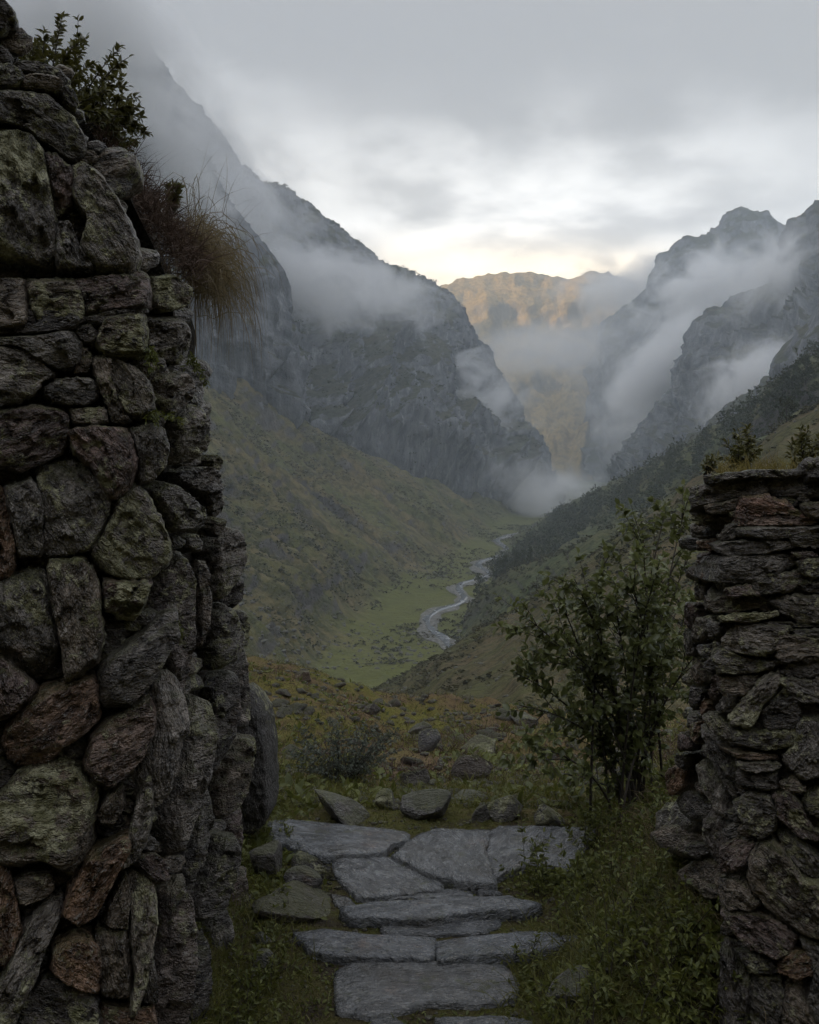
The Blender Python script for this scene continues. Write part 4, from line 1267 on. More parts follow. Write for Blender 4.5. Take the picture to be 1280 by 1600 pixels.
def wall_core(root, prof, y_front, y_back, lean=0.0):
    """earth and rubble heart of the wall: profile (x, z) from foot to foot, running back through the opening"""
    pr = resample(np.array(prof, float), 90)
    ys = np.linspace(y_front, y_back, 26)
    G = np.stack([np.c_[pr[:, 0], np.full(len(pr), y), pr[:, 1]] for y in ys], 1)
    v = G.reshape(-1, 3)
    v[:, 0] -= lean * (v[:, 1] - y_front) / (y_back - y_front) * sstep(v[:, 2], 0.9, 1.6)
    v = v + 0.03 * np.stack([fbm(v * 6 + o, 4, seed=o) for o in (1, 2, 3)], 1)
    f = grid_faces(len(pr), len(ys))
    n = len(ys)
    caps = []
    for j in (0, n - 1):                                        # close front and back
        ring = np.arange(len(pr)) * n + j
        v = np.vstack([v, v[ring].mean(0)[None] * [1, 1, 0.5]])
        caps.append(np.stack([ring[:-1], ring[1:], np.full(len(ring) - 1, len(v) - 1)], 1))
    me = new_mesh('rubble_core', v - np.array(root.location), [f] + caps)
    add_obj('rubble_core', me, M_CORE, root)


wall_core(left_wall, [(-0.62, -0.3), (-0.62, 0.9), (-0.545, 1.79), (-0.585, 1.92), (-0.68, 2.13), (-0.80, 2.29), (-1.1, 2.38), (-2.3, 2.45), (-2.4, -0.3)], 2.40, 3.30, lean=0.14)
wall_core(right_wall, [(2.6, -0.3), (2.6, 1.36), (1.2, 1.37), (0.86, 1.36), (0.83, 1.2), (0.83, 0.4), (0.82, -0.3)], 2.48, 2.78)

# ------------------------------------------------------------------ the ground of the gateway and the knoll beyond it
def ground_z(x, y):
    x = np.asarray(x, float)
    y = np.asarray(y, float)
    t = np.maximum(y - 4.15, 0)
    z = -0.022 - 0.218 * t
    z = z - 0.42 * np.maximum(y - 12.2, 0) ** 1.15
    z = z + 0.66 * np.exp(-((x + 2.0) / 1.4) ** 2 - ((y - 10.4) / 2.6) ** 2)
    z = z + 0.12 * np.exp(-((x + 0.95) / 0.5) ** 2 - ((y - 5.3) / 0.8) ** 2)
    near = 1 - sstep(y, 3.9, 4.6)
    xr = 0.32 + (y - 2.8) * 0.37
    z = z + 0.34 * sstep(x, xr, xr + 0.5) * sstep(y, 2.0, 2.6) * near + 0.10 * sstep(-x, 0.42 + 0.1 * (y - 2.8), 0.70) * near
    z = z + 0.18 * sstep(x, 0.8, 1.6) * sstep(y, 3.6, 4.6) * (1 - sstep(y, 6, 9))
    p = np.stack([x.ravel(), y.ravel(), 0 * x.ravel()], 1)
    onpath = (1 - sstep(np.abs(x - 0.05), 0.42 + 0.2 * (y - 2.8), 0.62 + 0.2 * (y - 2.8))) * (1 - sstep(y, 3.95, 4.3))
    amp = 0.22 * sstep(y, 4.4, 7.5) + 0.03
    z = z + (amp * fbm(p * 1.1, 5, 0.55, seed=5).reshape(x.shape) + 0.022 * fbm(p * 7, 4, 0.6, seed=6).reshape(x.shape)) * (1 - 0.85 * onpath)
    return z


def ray_ground(px, py):
    Y = 1.8 * np.exp(np.linspace(0, 2.4, 60))
    for _ in range(2):
        x = (px - HX) / F * Y
        z = CZ - (py - HY) / F * Y
        g = ground_z(x, Y)
        k = max(int(np.argmax(z < g)), 1)
        Y0, Y1 = Y[k - 1], Y[k]
        Y = np.linspace(Y0, Y1, 24)
    return np.array([x[k], (x[k] / (px - HX) * F) if abs(px - HX) > 1e-6 else Y1, g[k]])


yy = np.concatenate([np.linspace(-5.5, 1.6, 30), np.linspace(1.7, 6.0, 130), np.linspace(6.06, 14, 120), np.linspace(14.3, 45, 34)])
xx = np.concatenate([np.linspace(-14, -2.6, 40), np.linspace(-2.55, 2.6, 160), np.linspace(2.7, 14, 40)])
XX, YY = np.meshgrid(xx, yy, indexing='ij')
ZZ = ground_z(XX, YY)
m, N, b = principled('knoll_turf', 0.95, 0.15)
geo = nd(N.nt, 'ShaderNodeNewGeometry')
pos = geo.outputs['Position']
g1 = N.noise(pos, 1.3, 4, 0.6)
g2 = N.noise(pos, 9.0, 4, 0.7)
g3 = N.noise(pos, 45.0, 3, 0.7)
col = N.mix(N.step(g1, 0.38, 0.62), (0.125, 0.115, 0.026), (0.140, 0.096, 0.052))
col = N.mix(N.step(g2, 0.50, 0.68), col, (0.055, 0.040, 0.028))
col = N.mix(N.step(g3, 0.5, 0.75, 0, 0.6), col, (0.10, 0.10, 0.03))
sy = nd(N.nt, 'ShaderNodeSeparateXYZ')
N.link(pos, sy.inputs[0])
trod = N.step(N.math('ADD', sy.outputs[1], N.math('MULTIPLY', g1, 0.8)), 4.9, 4.2)          # bare trodden soil between the flagstones
col = N.mix(N.math('MULTIPLY', trod, 0.75), col, N.mix(N.step(g2, 0.42, 0.6), (0.038, 0.042, 0.010), (0.030, 0.025, 0.018)))
N.link(col, b.inputs['Base Color'])
N.link(N.bump(N.math('ADD', g2, N.math('MULTIPLY', g3, 0.4)), 1.0, 0.05), b.inputs['Normal'])
M_TURF = m
gf = grid_faces(len(xx), len(yy))
me = new_mesh('ground', np.stack([XX, YY, ZZ], -1).reshape(-1, 3), gf)
add_obj('ground', me, M_TURF, kind='structure')

# ------------------------------------------------------------------ flagstones of the path
path = bpy.data.objects.new('path', None)
COL.objects.link(path)
path.location = (0, 3.2, 0)
path['kind'] = 'structure'
D4 = (600 / 1280, 360, 1000)
SLABS = [
 ([(135, 602), (200, 596), (480, 628), (592, 645), (580, 668), (520, 688), (500, 712), (310, 722), (240, 702), (150, 667)], 0.0, (0.95, 0.97, 1.0)),
 ([(345, 726), (480, 718), (560, 728), (640, 770), (702, 812), (700, 832), (580, 848), (430, 862), (352, 782)], -0.01, (1, 1, 1)),
 ([(545, 712), (630, 650), (690, 629), (866, 638), (846, 700), (862, 760), (882, 810), (760, 802), (660, 774)], 0.01, (1.06, 1.06, 1.06)),
 ([(874, 645), (900, 625), (1060, 627), (1208, 632), (1192, 688), (1122, 758), (1000, 748), (925, 768), (890, 792), (858, 720)], 0.0, (1.1, 1.1, 1.12)),
 ([(518, 872), (640, 840), (790, 830), (818, 860), (640, 868)], -0.02, (0.95, 0.95, 0.95)),
 ([(378, 890), (500, 875), (760, 861), (920, 859), (1022, 881), (960, 902), (800, 910), (660, 932), (418, 924)], 0.01, (0.9, 0.92, 0.95)),
 ([(508, 947), (600, 932), (760, 930), (902, 919), (892, 947), (850, 977), (720, 982), (560, 990), (513, 972)], -0.015, (0.85, 0.86, 0.88)),
 ([(216, 972), (330, 961), (440, 984), (560, 990), (672, 995), (674, 1040), (656, 1070), (500, 1062), (380, 1057), (278, 1037)], 0.0, (0.9, 0.92, 0.97)),
 ([(694, 1001), (850, 985), (960, 971), (1082, 974), (1102, 1020), (980, 1047), (840, 1060), (704, 1072)], 0.005, (0.92, 0.95, 1.0)),
 ([(358, 1112), (420, 1080), (550, 1070), (800, 1078), (902, 1090), (948, 1150), (932, 1202), (800, 1217), (650, 1212), (580, 1232), (470, 1252), (368, 1232)], -0.01, (0.95, 0.93, 0.90)),
 ([(338, 850), (400, 864), (417, 885), (380, 902), (348, 887)], -0.02, (0.7, 0.7, 0.7)),
 ([(468, 1266), (540, 1258), (604, 1292), (600, 1340), (460, 1340)], -0.02, (0.8, 0.8, 0.8)),
 ([(690, 1268), (880, 1256), (1062, 1266), (1070, 1345), (700, 1350)], -0.01, (0.8, 0.8, 0.8)),
 ([(818, 832), (870, 824), (905, 850), (830, 854)], -0.015, (0.8, 0.8, 0.8)),
 ([(1098, 992), (1192, 984), (1184, 1012), (1100, 1012)], 0.0, (0.8, 0.8, 0.82)),
 ([(735, 815), (790, 805), (850, 812), (800, 828), (740, 832)], -0.02, (0.75, 0.75, 0.75)),
 ([(270, 1360), (700, 1380), (1000, 1370), (1060, 1500), (700, 1560), (300, 1520)], -0.01, (0.85, 0.85, 0.85)),
]
SLAB_PX = []
for k, (pts, zt, tint) in enumerate(SLABS):
    pp = zoomed(D4, pts)
    SLAB_PX.append(np.array(pp))
    dep = lambda x, y, zt=zt: (CZ - zt) * F / max(y - HY, 60)
    place_stone('flagstone', pp, dep, path, M_SLAB, 7000 + k, thick=0.11, bulge=0.008, tint=tint, lichen=0.0, bed=None, jitter=1.1, n=64, nring=18, nside=4,
                facets=0, rough=0.13, taper=0.97, grow=1.06, normal=(0, 0, 1), chk=0, jag=0.6, smooth=True)


def on_slab(x, y):
    px = HX + x / y * F
    py = HY + CZ / y * F
    r = np.zeros(np.shape(x), bool)
    for p in SLAB_PX:
        r |= inside(p, px, py)
    return r


# ------------------------------------------------------------------ loose rocks
def rock_mesh(seed, sub=ICO3, flat=0.7, cuts=13, rough=1.0):
    rng = np.random.default_rng(seed)
    v = sub[0].copy()
    for k in range(cuts):
        d = rng.normal(size=3)
        d /= np.linalg.norm(d)
        o = rng.uniform(0.42, 0.75)
        s = v @ d - o
        v = v - np.outer(np.maximum(s, 0) * 0.97, d)
    v = v * (1 + rough * (0.07 * fbm(v * 1.8 + seed, 4, 0.55, seed=seed) + 0.035 * fbm(v * 7 + seed, 3, 0.6, seed=seed + 3)))[:, None]
    v[:, 2] *= flat
    return v, sub[1]


def rock(name, label, px, py, wpx, hpx, seed, cat='rock', group=None, tint=(1, 1, 1), lichen=0.2, roll=0, yaw=None, depth_ratio=0.8, sink=0.3, dY=0.0, sub=ICO3, mat=None):
    """px,py: foot of the rock in the photo"""
    g = ray_ground(px, py)
    Y = g[1] + dY
    w, h = wpx / F * Y / 2, hpx / F * Y
    v, f = rock_mesh(seed, sub, 1.0)
    ext = v.max(0) - v.min(0)
    v = v / ext * 2
    v[:, 0] *= w
    v[:, 1] *= w * depth_ratio
    v[:, 2] *= h * 0.5 * (1 + sink)
    if roll:
        c, s = math.cos(rad(roll)), math.sin(rad(roll))
        v = v @ np.array([[c, 0, s], [0, 1, 0], [-s, 0, c]]).T
    x = (px - HX) / F * Y
    z = float(ground_z(np.array([x]), np.array([Y]))[0])
    if dY:
        z = CZ - (py - HY) / F * Y
    o = add_obj(name, new_mesh(name, v, f), mat or M_ROCK, loc=(x, Y, z + h * 0.5 * (1 - sink)), label=label, category=cat)
    if group:
        o['group'] = group
    o.color = (*tint, 1 - lichen)
    return o


q4 = lambda x, y: (360 + x * 600 / 1280, 1000 + y * 600 / 1280)
place_stone('standing_stone', [(372, 1072), (392, 1080), (408, 1112), (417, 1180), (420, 1255), (414, 1284), (398, 1302), (372, 1304), (362, 1180)], lambda x, y: 3.72, None, M_ROCK, 8001,
            thick=0.22, bulge=0.03, tint=(0.55, 0.53, 0.52), lichen=0.3, bed=88, n=60, nring=17, chips=14, facets=5, props=dict(label='dark upright stone just behind the end of the tall wall', category='rock'))
GR = 'rocks beside the flagstones'
rock('rock', 'dark wedge of stone leaning between the tall wall and the flagstones', *q4(125, 782), 66, 50, 8011, group=GR, tint=(0.8, 0.76, 0.74), roll=32)
rock('rock', 'dark angular block under the edge of the widest upper flagstone', *q4(262, 798), 74, 36, 8012, group=GR, tint=(0.62, 0.6, 0.6), roll=18)
rock('rock', 'rounded dark stone below the angular block left of the path', *q4(252, 838), 60, 36, 8013, group=GR, tint=(0.66, 0.64, 0.64))
rock('rock', 'long low brown slab sunk in moss beside the path', *q4(230, 905), 150, 24, 8014, group=GR, tint=(0.85, 0.78, 0.7), roll=16)
rock('rock', 'pale pebble in the grass at the foot of the tall wall', *q4(105, 1012), 30, 18, 8015, group=GR, tint=(1.1, 1.15, 1.2))
rock('rock', 'flat grey stone among weeds by the lowest flagstone', *q4(1150, 1192), 96, 36, 8016, group=GR, tint=(0.8, 0.8, 0.82), roll=-14)
rock('rock', 'small stone showing through the leaves below the tall wall', *q4(100, 1090), 36, 22, 8017, group=GR, tint=(1.0, 1.0, 1.0))
GK = 'larger rocks on the knoll'
rock('boulder', 'big flat-topped grey boulder just past the end of the path', *q4(655, 588), 84, 36, 8021, 'boulder', GK, (1.05, 1.05, 1.05), 0.3, roll=-8)
rock('boulder', 'thin pale slab leaning against the flat-topped boulder', *q4(790, 545), 66, 18, 8022, 'boulder', GK, (1.25, 1.25, 1.25), 0.2, roll=-10)
rock('boulder', 'pale lichened boulder behind the right end of the flagstones', *q4(925, 592), 58, 34, 8023, 'boulder', GK, (1.3, 1.28, 1.2), 0.8)
rock('boulder', 'rounded stone at the edge of the path near the shrub', *q4(1055, 630), 50, 40, 8024, 'boulder', GK, (1.0, 0.98, 0.95), 0.4)
rock('boulder', 'smooth egg-shaped grey boulder in the middle of the knoll', *q4(657, 368), 36, 30, 8025, 'boulder', GK, (0.95, 0.95, 1.0), 0.1)
rock('boulder', 'pointed boulder just behind the egg-shaped one', *q4(636, 326), 40, 26, 8026, 'boulder', GK, (0.9, 0.88, 0.86), 0.2)
rock('boulder', 'largest brown boulder half sunk in the knoll', *q4(800, 468), 66, 46, 8027, 'boulder', GK, (0.85, 0.74, 0.66), 0.3)
rock('boulder', 'broad flat rock above the largest brown boulder', *q4(825, 384), 56, 26, 8028, 'boulder', GK, (0.9, 0.8, 0.72), 0.3)
rock('boulder', 'narrow mossy stone tilted beside the grey bush', *q4(520, 562), 40, 26, 8029, 'boulder', GK, (0.8, 0.8, 0.7), 0.8, roll=40)
rock('boulder', 'long pale slab tipped down towards the path', *q4(385, 585), 110, 26, 8030, 'boulder', GK, (1.0, 0.97, 0.92), 0.4, roll=26)
rock('boulder', 'dark stone on the shoulder of the mossy mound', *q4(466, 252), 30, 20, 8031, 'boulder', GK, (0.8, 0.72, 0.7), 0.1)
rock('boulder', 'brown stone perched on the crest of the mossy mound', *q4(243, 132), 26, 14, 8032, 'boulder', GK, (1.1, 0.8, 0.62), 0.1)
rock('boulder', 'grey stone by the shrub at the far rim of the knoll', *q4(975, 282), 44, 22, 8033, 'boulder', GK, (1.1, 1.08, 1.05), 0.2)
rock('boulder', 'squat stone between the flat slab and the lichened boulder', *q4(838, 598), 32, 26, 8034, 'boulder', GK, (0.95, 0.93, 0.9), 0.2)
rock('boulder', 'pair-like low rock left of the largest brown boulder', *q4(625, 490), 48, 30, 8035, 'boulder', GK, (0.75, 0.7, 0.66), 0.2)

rng = np.random.default_rng(77)
RM = [new_mesh('rock', *rock_mesh(8100 + k, ICO2, 0.7)) for k in range(8)]
for me in RM:
    me.materials.append(M_ROCK)
cnt = 0
while cnt < 120:
    px, py = rng.uniform(400, 1010), 1062 + 225 * rng.uniform(0, 1) ** 1.2
    g = ray_ground(px, py)
    if g[1] > 13.5 or g[1] < 4.25:
        continue
    s = rng.uniform(0.03, 0.095) * (0.7 + 0.06 * g[1])
    zone = 0 if px < 570 else (1 if px < 800 else 2)
    lab = ['weathered rock strewn over the mossy mound behind the tall wall', 'weathered rock strewn over the middle of the knoll', 'weathered rock strewn over the knoll near the leafy shrub'][zone]
    o = add_obj('rock', RM[int(rng.integers(8))], None, loc=(g[0], g[1], g[2] - s * 0.10), label=lab, category='rock', group=['rocks on the mossy mound', 'rocks in the middle of the knoll', 'rocks near the leafy shrub'][zone])
    o.scale = (s * rng.uniform(.9, 1.6), s, s * rng.uniform(.55, 0.9))
    o.rotation_euler = (rng.normal() * .2, rng.normal() * .2, rng.uniform(0, 6.3))
    k = rng.uniform(0.65, 1.3)
    o.color = (k, k * rng.uniform(.82, .98), k * rng.uniform(.72, .95), 1 - rng.uniform(0, .5))
    cnt += 1
# gravel too small to count
K = 2600
gy_ = np.where(np.arange(K) < 1900, 4.2 + 8.6 * rng.uniform(0, 1, K) ** 1.3, rng.uniform(2.5, 4.1, K))
gx_ = np.where(np.arange(K) < 1900, rng.uniform(-0.32, 0.36, K) * gy_, rng.uniform(-0.7, 0.75, K))
sz_ = np.where(np.arange(K) < 1900, rng.uniform(0.012, 0.035, K), rng.uniform(0.004, 0.014, K)) * (0.6 + 0.06 * gy_)
ok = (np.arange(K) < 1900) | ~on_slab(gx_, gy_)
gx_, gy_, sz_ = gx_[ok], gy_[ok], sz_[ok]
gz_ = ground_z(gx_, gy_)
K = len(gx_)
v = ICO1[0][None] * (1 + 0.2 * rng.normal(size=(K, len(ICO1[0]), 1)))
v = v * np.stack([sz_ * rng.uniform(.8, 1.5, K), sz_, sz_ * 0.7], 1)[:, None] + np.stack([gx_, gy_, gz_ + sz_ * 0.2], 1)[:, None]
f = ICO1[1][None] + (np.arange(K) * len(ICO1[0]))[:, None, None]
o = add_obj('gravel', new_mesh('gravel', v.reshape(-1, 3), f.reshape(-1, 3), smooth=False), M_ROCK, kind='stuff')
o.color = (0.85, 0.8, 0.74, 1)

# ------------------------------------------------------------------ plants
def mat_leaf(name, a, c, trans=0.3, rough=0.5, spec=0.35, scale=3.0):
    m = bpy.data.materials.new(name)
    m.use_nodes = True
    nt = m.node_tree
    nt.nodes.clear()
    N = NB(nt)
    geo = nd(nt, 'ShaderNodeNewGeometry')
    f = N.math('ADD', N.math('MULTIPLY', geo.outputs['Random Per Island'], 0.7), N.math('MULTIPLY', N.noise(geo.outputs['Position'], scale, 2), 0.3))
    col = N.mix(f, a, c)
    b = nd(nt, 'ShaderNodeBsdfPrincipled')
    N.link(col, b.inputs['Base Color'])
    b.inputs['Roughness'].default_value = rough
    b.inputs['Specular IOR Level'].default_value = spec
    t = nd(nt, 'ShaderNodeBsdfTranslucent')
    N.link(N.mix(0.5, col, tuple(min(1, q * 1.6) for q in c)), t.inputs['Color'])
    mx_ = nd(nt, 'ShaderNodeMixShader')
    mx_.inputs[0].default_value = trans
    nt.links.new(b.outputs[0], mx_.inputs[1])
    nt.links.new(t.outputs[0], mx_.inputs[2])
    o = nd(nt, 'ShaderNodeOutputMaterial')
    nt.links.new(mx_.outputs[0], o.inputs['Surface'])
    return m


M_ALDER = mat_leaf('shrub_leaf', (0.040, 0.054, 0.016), (0.165, 0.180, 0.062), 0.35, 0.34, 0.5)
M_EVER = mat_leaf('evergreen_leaf', (0.034, 0.040, 0.010), (0.13, 0.12, 0.03), 0.2, 0.40, 0.45)
M_GRASS = mat_leaf('green_grass', (0.034, 0.040, 0.010), (0.165, 0.158, 0.042), 0.35, 0.6)
M_HERB = mat_leaf('herb_leaf', (0.035, 0.048, 0.012), (0.150, 0.160, 0.034), 0.3, 0.5)
M_STRAW = mat_leaf('dry_grass', (0.07, 0.055, 0.028), (0.24, 0.185, 0.095), 0.3, 0.7)
M_HEATHER = mat_leaf('dry_heather', (0.036, 0.024, 0.018), (0.135, 0.088, 0.062), 0.1, 0.8)
M_GREYLEAF = mat_leaf('grey_leaf', (0.045, 0.055, 0.040), (0.14, 0.155, 0.12), 0.25, 0.6)
M_YELLOW = mat_leaf('yellow_grass', (0.09, 0.075, 0.02), (0.24, 0.19, 0.06), 0.35, 0.6)
M_BARK = mat_leaf('bark', (0.022, 0.018, 0.014), (0.055, 0.045, 0.036), 0.0, 0.8)
M_TREE = mat_leaf('tree_foliage', (0.022, 0.030, 0.013), (0.060, 0.068, 0.026), 0.2, 0.7, 0.2, 0.05)
M_SCRUB = mat_leaf('hillside_scrub', (0.030, 0.032, 0.014), (0.085, 0.076, 0.032), 0.1, 0.8, 0.2, 0.05)


def unit(v):
    return v / (np.linalg.norm(v, axis=-1, keepdims=True) + 1e-9)


def leaves(pos, d, nrm, L, Wd, fold=0.25, curl=0.2):
    """one folded, pointed-oval leaf per row: 8 triangles"""
    d = unit(d)
    side = unit(np.cross(d, nrm))
    up = np.cross(side, d)
    L = np.asarray(L)[:, None]
    Wd = np.asarray(Wd)[:, None]
    pts = [pos, pos + d * L * .30 + side * Wd * .42 + up * Wd * fold, pos + d * L * .30, pos + d * L * .30 - side * Wd * .42 + up * Wd * fold,
           pos + d * L * .68 + side * Wd * .40 + up * (Wd * fold - L * curl * .4), pos + d * L * .68 - up * L * curl * .4, pos + d * L * .68 - side * Wd * .40 + up * (Wd * fold - L * curl * .4),
           pos + d * L - up * L * curl]
    v = np.stack(pts, 1)
    f = np.array([(0, 1, 2), (0, 2, 3), (1, 4, 5), (1, 5, 2), (2, 5, 6), (2, 6, 3), (4, 7, 5), (5, 7, 6)])
    F_ = f[None] + (np.arange(len(pos)) * 8)[:, None, None]
    return v.reshape(-1, 3), F_.reshape(-1, 3)


def blades(root, d, H, Wd, bend, seg=4, droop=0.0, rng=None):
    """tapering grass blades: start direction d, pulled towards bend (n,3)"""
    n = len(root)
    p = root.copy()
    d = unit(d)
    side = unit(np.cross(d, np.array([[0, 1.0, 0.15]])) + 0.6 * (rng.normal(size=(n, 3)) if rng is not None else 0))
    rows = []
    st = (np.asarray(H) / seg)[:, None]
    for k in range(seg + 1):
        w = (np.asarray(Wd) * (1 - (k / seg) ** 1.4) * 0.5)[:, None] + 1e-5
        rows += [p - side * w, p + side * w]
        d = unit(d + bend / seg + np.array([0, 0, -droop / seg * (k + 1)]))
        p = p + d * st
    v = np.stack(rows, 1)
    f = np.array([(2 * k, 2 * k + 1, 2 * k + 3, 2 * k + 2) for k in range(seg)])
    F_ = f[None] + (np.arange(n) * (2 * seg + 2))[:, None, None]
    return v.reshape(-1, 3), F_.reshape(-1, 4)


def tubes(lines, r0, r1, sides=5):
    vs, fs, base = [], [], 0
    ang = np.linspace(0, 2 * math.pi, sides, endpoint=False)
    for ln, a, c in zip(lines, r0, r1):
        ln = np.asarray(ln)
        t = unit(np.gradient(ln, axis=0))
        u = unit(np.cross(t, np.array([[0.31, 0.9, 0.22]])))
        w = np.cross(t, u)
        r = np.linspace(a, c, len(ln))[:, None, None]
        ring = ln[:, None] + r * (np.cos(ang)[None, :, None] * u[:, None] + np.sin(ang)[None, :, None] * w[:, None])
        k = len(ln)
        vs.append(ring.reshape(-1, 3))
        i, j = np.meshgrid(np.arange(k - 1), np.arange(sides), indexing='ij')
        fs.append((np.stack([i * sides + j, i * sides + (j + 1) % sides, (i + 1) * sides + (j + 1) % sides, (i + 1) * sides + j], -1).reshape(-1, 4)) + base)
        base += k * sides
    return np.vstack(vs), np.vstack(fs)


def arc(p0, p1, sag, k=9):
    t = np.linspace(0, 1, k)[:, None]
    return p0 * (1 - t) + p1 * t + np.asarray(sag)[None] * (4 * t * (1 - t))


def leafy(name, label, cat, base, twigs, mat, L, asp, per_m, seed, bark=M_BARK, r=0.004, start=0.25, whorl=3, droop=0.2, group=None, spread=1.0):
    """plant from a list of twigs (polylines): child 'stem' holds the wood, child 'foliage' the leaves"""
    rng = np.random.default_rng(seed)
    t = thing(name, label, cat, tuple(base), group)
    b0 = np.array(base)
    v, f = tubes([np.asarray(w) - b0 for w, _ in twigs], [r * k for _, k in twigs], [r * 0.3 * k for _, k in twigs])
    add_obj('stem', new_mesh('stem', v, f), bark, t)
    pos, dr, nm, LL = [], [], [], []
    for w, _ in twigs:
        c = resample(np.asarray(w), 60)
        ln = np.linalg.norm(np.diff(c, axis=0), axis=1).sum()
        n = max(3, int(ln * per_m))
        s = np.sort(rng.uniform(start, 1.0, n))
        i = np.clip((s * 59).astype(int), 0, 58)
        p = c[i]
        tg = unit(c[i + 1] - c[i])
        for _k in range(whorl):
            rv = unit(rng.normal(size=(n, 3)))
            lat = unit(np.cross(tg, rv))
            d = unit(lat * spread + tg * rng.uniform(0.3, 1.0, (n, 1)) + np.array([0, 0, -droop]))
            pos.append(p + rng.normal(0, 0.002, (n, 3)))
            dr.append(d)
            nm.append(unit(np.array([[0, 0, 1.0]]) + 0.7 * rng.normal(size=(n, 3))))
            LL.append(L * rng.uniform(0.6, 1.15, n))
        pos.append(c[-1:])
        dr.append(tg[-1:])
        nm.append(unit(rng.normal(size=(1, 3)) + [[0, 0, 1]]))
        LL.append(np.array([L * 0.8]))
    pos, dr, nm, LL = np.vstack(pos) - b0, np.vstack(dr), np.vstack(nm), np.concatenate(LL)
    v, f = leaves(pos, dr, nm, LL, LL * asp)
    add_obj('foliage', new_mesh('foliage', v, f), mat, t, kind='stuff')
    return t


# shrub on the tall wall -------------------------------------------------
rng = np.random.default_rng(5)
tw = []
tips = [(98, 26), (132, 60), (82, 60), (190, 74), (184, 110), (215, 152), (218, 168), (212, 205), (205, 222), (180, 215), (150, 118), (120, 100), (60, 70), (35, 62), (12, 58), (200, 135), (165, 140), (190, 185), (170, 200), (140, 150), (105, 90), (75, 85), (45, 85), (20, 78), (155, 175), (215, 190)]
for k, (x, y) in enumerate(tips * 3):
    if k >= len(tips):
        x, y = x + rng.normal() * 14 - 6, y + rng.normal() * 10 + 10
    Y = rng.uniform(2.5, 2.85)
    bx = np.clip(x * 0.62 + rng.normal() * 12, -5, 135)
    p0 = P(bx, 118 + 0.55 * bx + rng.uniform(-6, 18), Y + rng.normal() * 0.04)
    tw.append((arc(p0, P(x, y, Y), [0.012 * rng.normal(), 0.02 * rng.normal(), 0.01 + 0.01 * rng.normal()]), 0.8))
leafy('evergreen_shrub', 'small dark-leaved shrub rooted on top of the tall wall', 'shrub', P(70, 160, 2.65), tw, M_EVER, 0.021, 0.46, 105, 6, r=0.0032, whorl=4, droop=0.0)
tw = [(arc(P(262 + rng.normal() * 4, 345, 2.8), P(270 + rng.normal() * 9, 283 + abs(rng.normal()) * 14, 2.8 + rng.normal() * .02), [0.004 * rng.normal(), 0, 0]), 0.7) for _ in range(7)]
leafy('leafy_sprig', 'upright green sprig poking out of the dry heather on the tall wall', 'plant', P(264, 345, 2.8), tw, M_EVER, 0.022, 0.4, 110, 7, r=0.003, whorl=4, droop=-0.1)


def strands(name, label, cat, base, mat, roots, d, H, Wd, bend, droop, seed, seg=5, parent=None, kind=None, curl=0.0):
    rng = np.random.default_rng(seed)
    b0 = np.array(base)
    v, f = blades(roots - b0, d, H, Wd, bend + curl * rng.normal(size=(len(roots), 3)), seg, droop, rng)
    me = new_mesh(name, v, f)
    o = add_obj(name, me, mat, parent, loc=tuple(base))
    if label:
        o['label'] = label
        o['category'] = cat
    if kind:
        o['kind'] = kind
    return o


# dry heather along the broken top of the wall
n = 3600
t = rng.uniform(0, 1, n)
hx = 138 + 168 * t + rng.normal(0, 10, n)
hy = 232 + 200 * t ** 1.05 + rng.normal(0, 13, n) - 12
hY = rng.uniform(2.5, 2.95, n)
roots = np.array([P(a, c, Y) for a, c, Y in zip(hx, hy, hY)])
d = unit(np.stack([rng.normal(0.25, .6, n), rng.normal(-0.1, .5, n), rng.normal(0.45, .5, n)], 1))
strands('dry_heather', 'tangled brown heather matted along the sloping top of the tall wall', 'heather', P(240, 330, 2.7), M_HEATHER, roots, d, rng.uniform(0.03, 0.12, n), rng.uniform(0.0014, 0.0036, n),
        rng.normal(0, 1.0, (n, 3)), 0.2, 8, seg=5, curl=1.2)
# hanging grass
n = 1300
hx = rng.normal(312, 15, n)
hy = 412 + rng.normal(0, 28, n) + (hx - 312) * 0.6
hY = rng.uniform(2.8, 3.25, n)
roots = np.array([P(a, c, Y) for a, c, Y in zip(hx, hy, hY)])
d = unit(np.stack([rng.normal(0.22, .30, n), rng.normal(-0.1, .3, n), rng.normal(0.35, .4, n)], 1))
strands('hanging_grass', 'straw-coloured grass tuft hanging over the end of the tall wall', 'grass tuft', P(325, 420, 3.0), M_STRAW, roots, d, rng.uniform(0.08, 0.36, n), rng.uniform(0.0015, 0.0034, n),
        np.stack([rng.normal(0.0, .25, n), rng.normal(0, .2, n), rng.normal(-0.3, .3, n)], 1), 1.5, 9, seg=7, curl=0.35)
n = 46
roots = np.array([P(a, c, Y) for a, c, Y in zip(rng.uniform(205, 355, n), rng.uniform(330, 430, n), rng.uniform(2.7, 3.1, n))])
d = unit(np.stack([rng.normal(0.25, .3, n), rng.normal(0, .2, n), np.ones(n)], 1))
strands('tall_grass_stalks', 'few thin dry stalks standing up above the hanging grass', 'grass', P(300, 400, 2.9), M_STRAW, roots, d, rng.uniform(0.12, 0.28, n), np.full(n, 0.0016), rng.normal(0, .25, (n, 3)), 0.25, 10, seg=6)
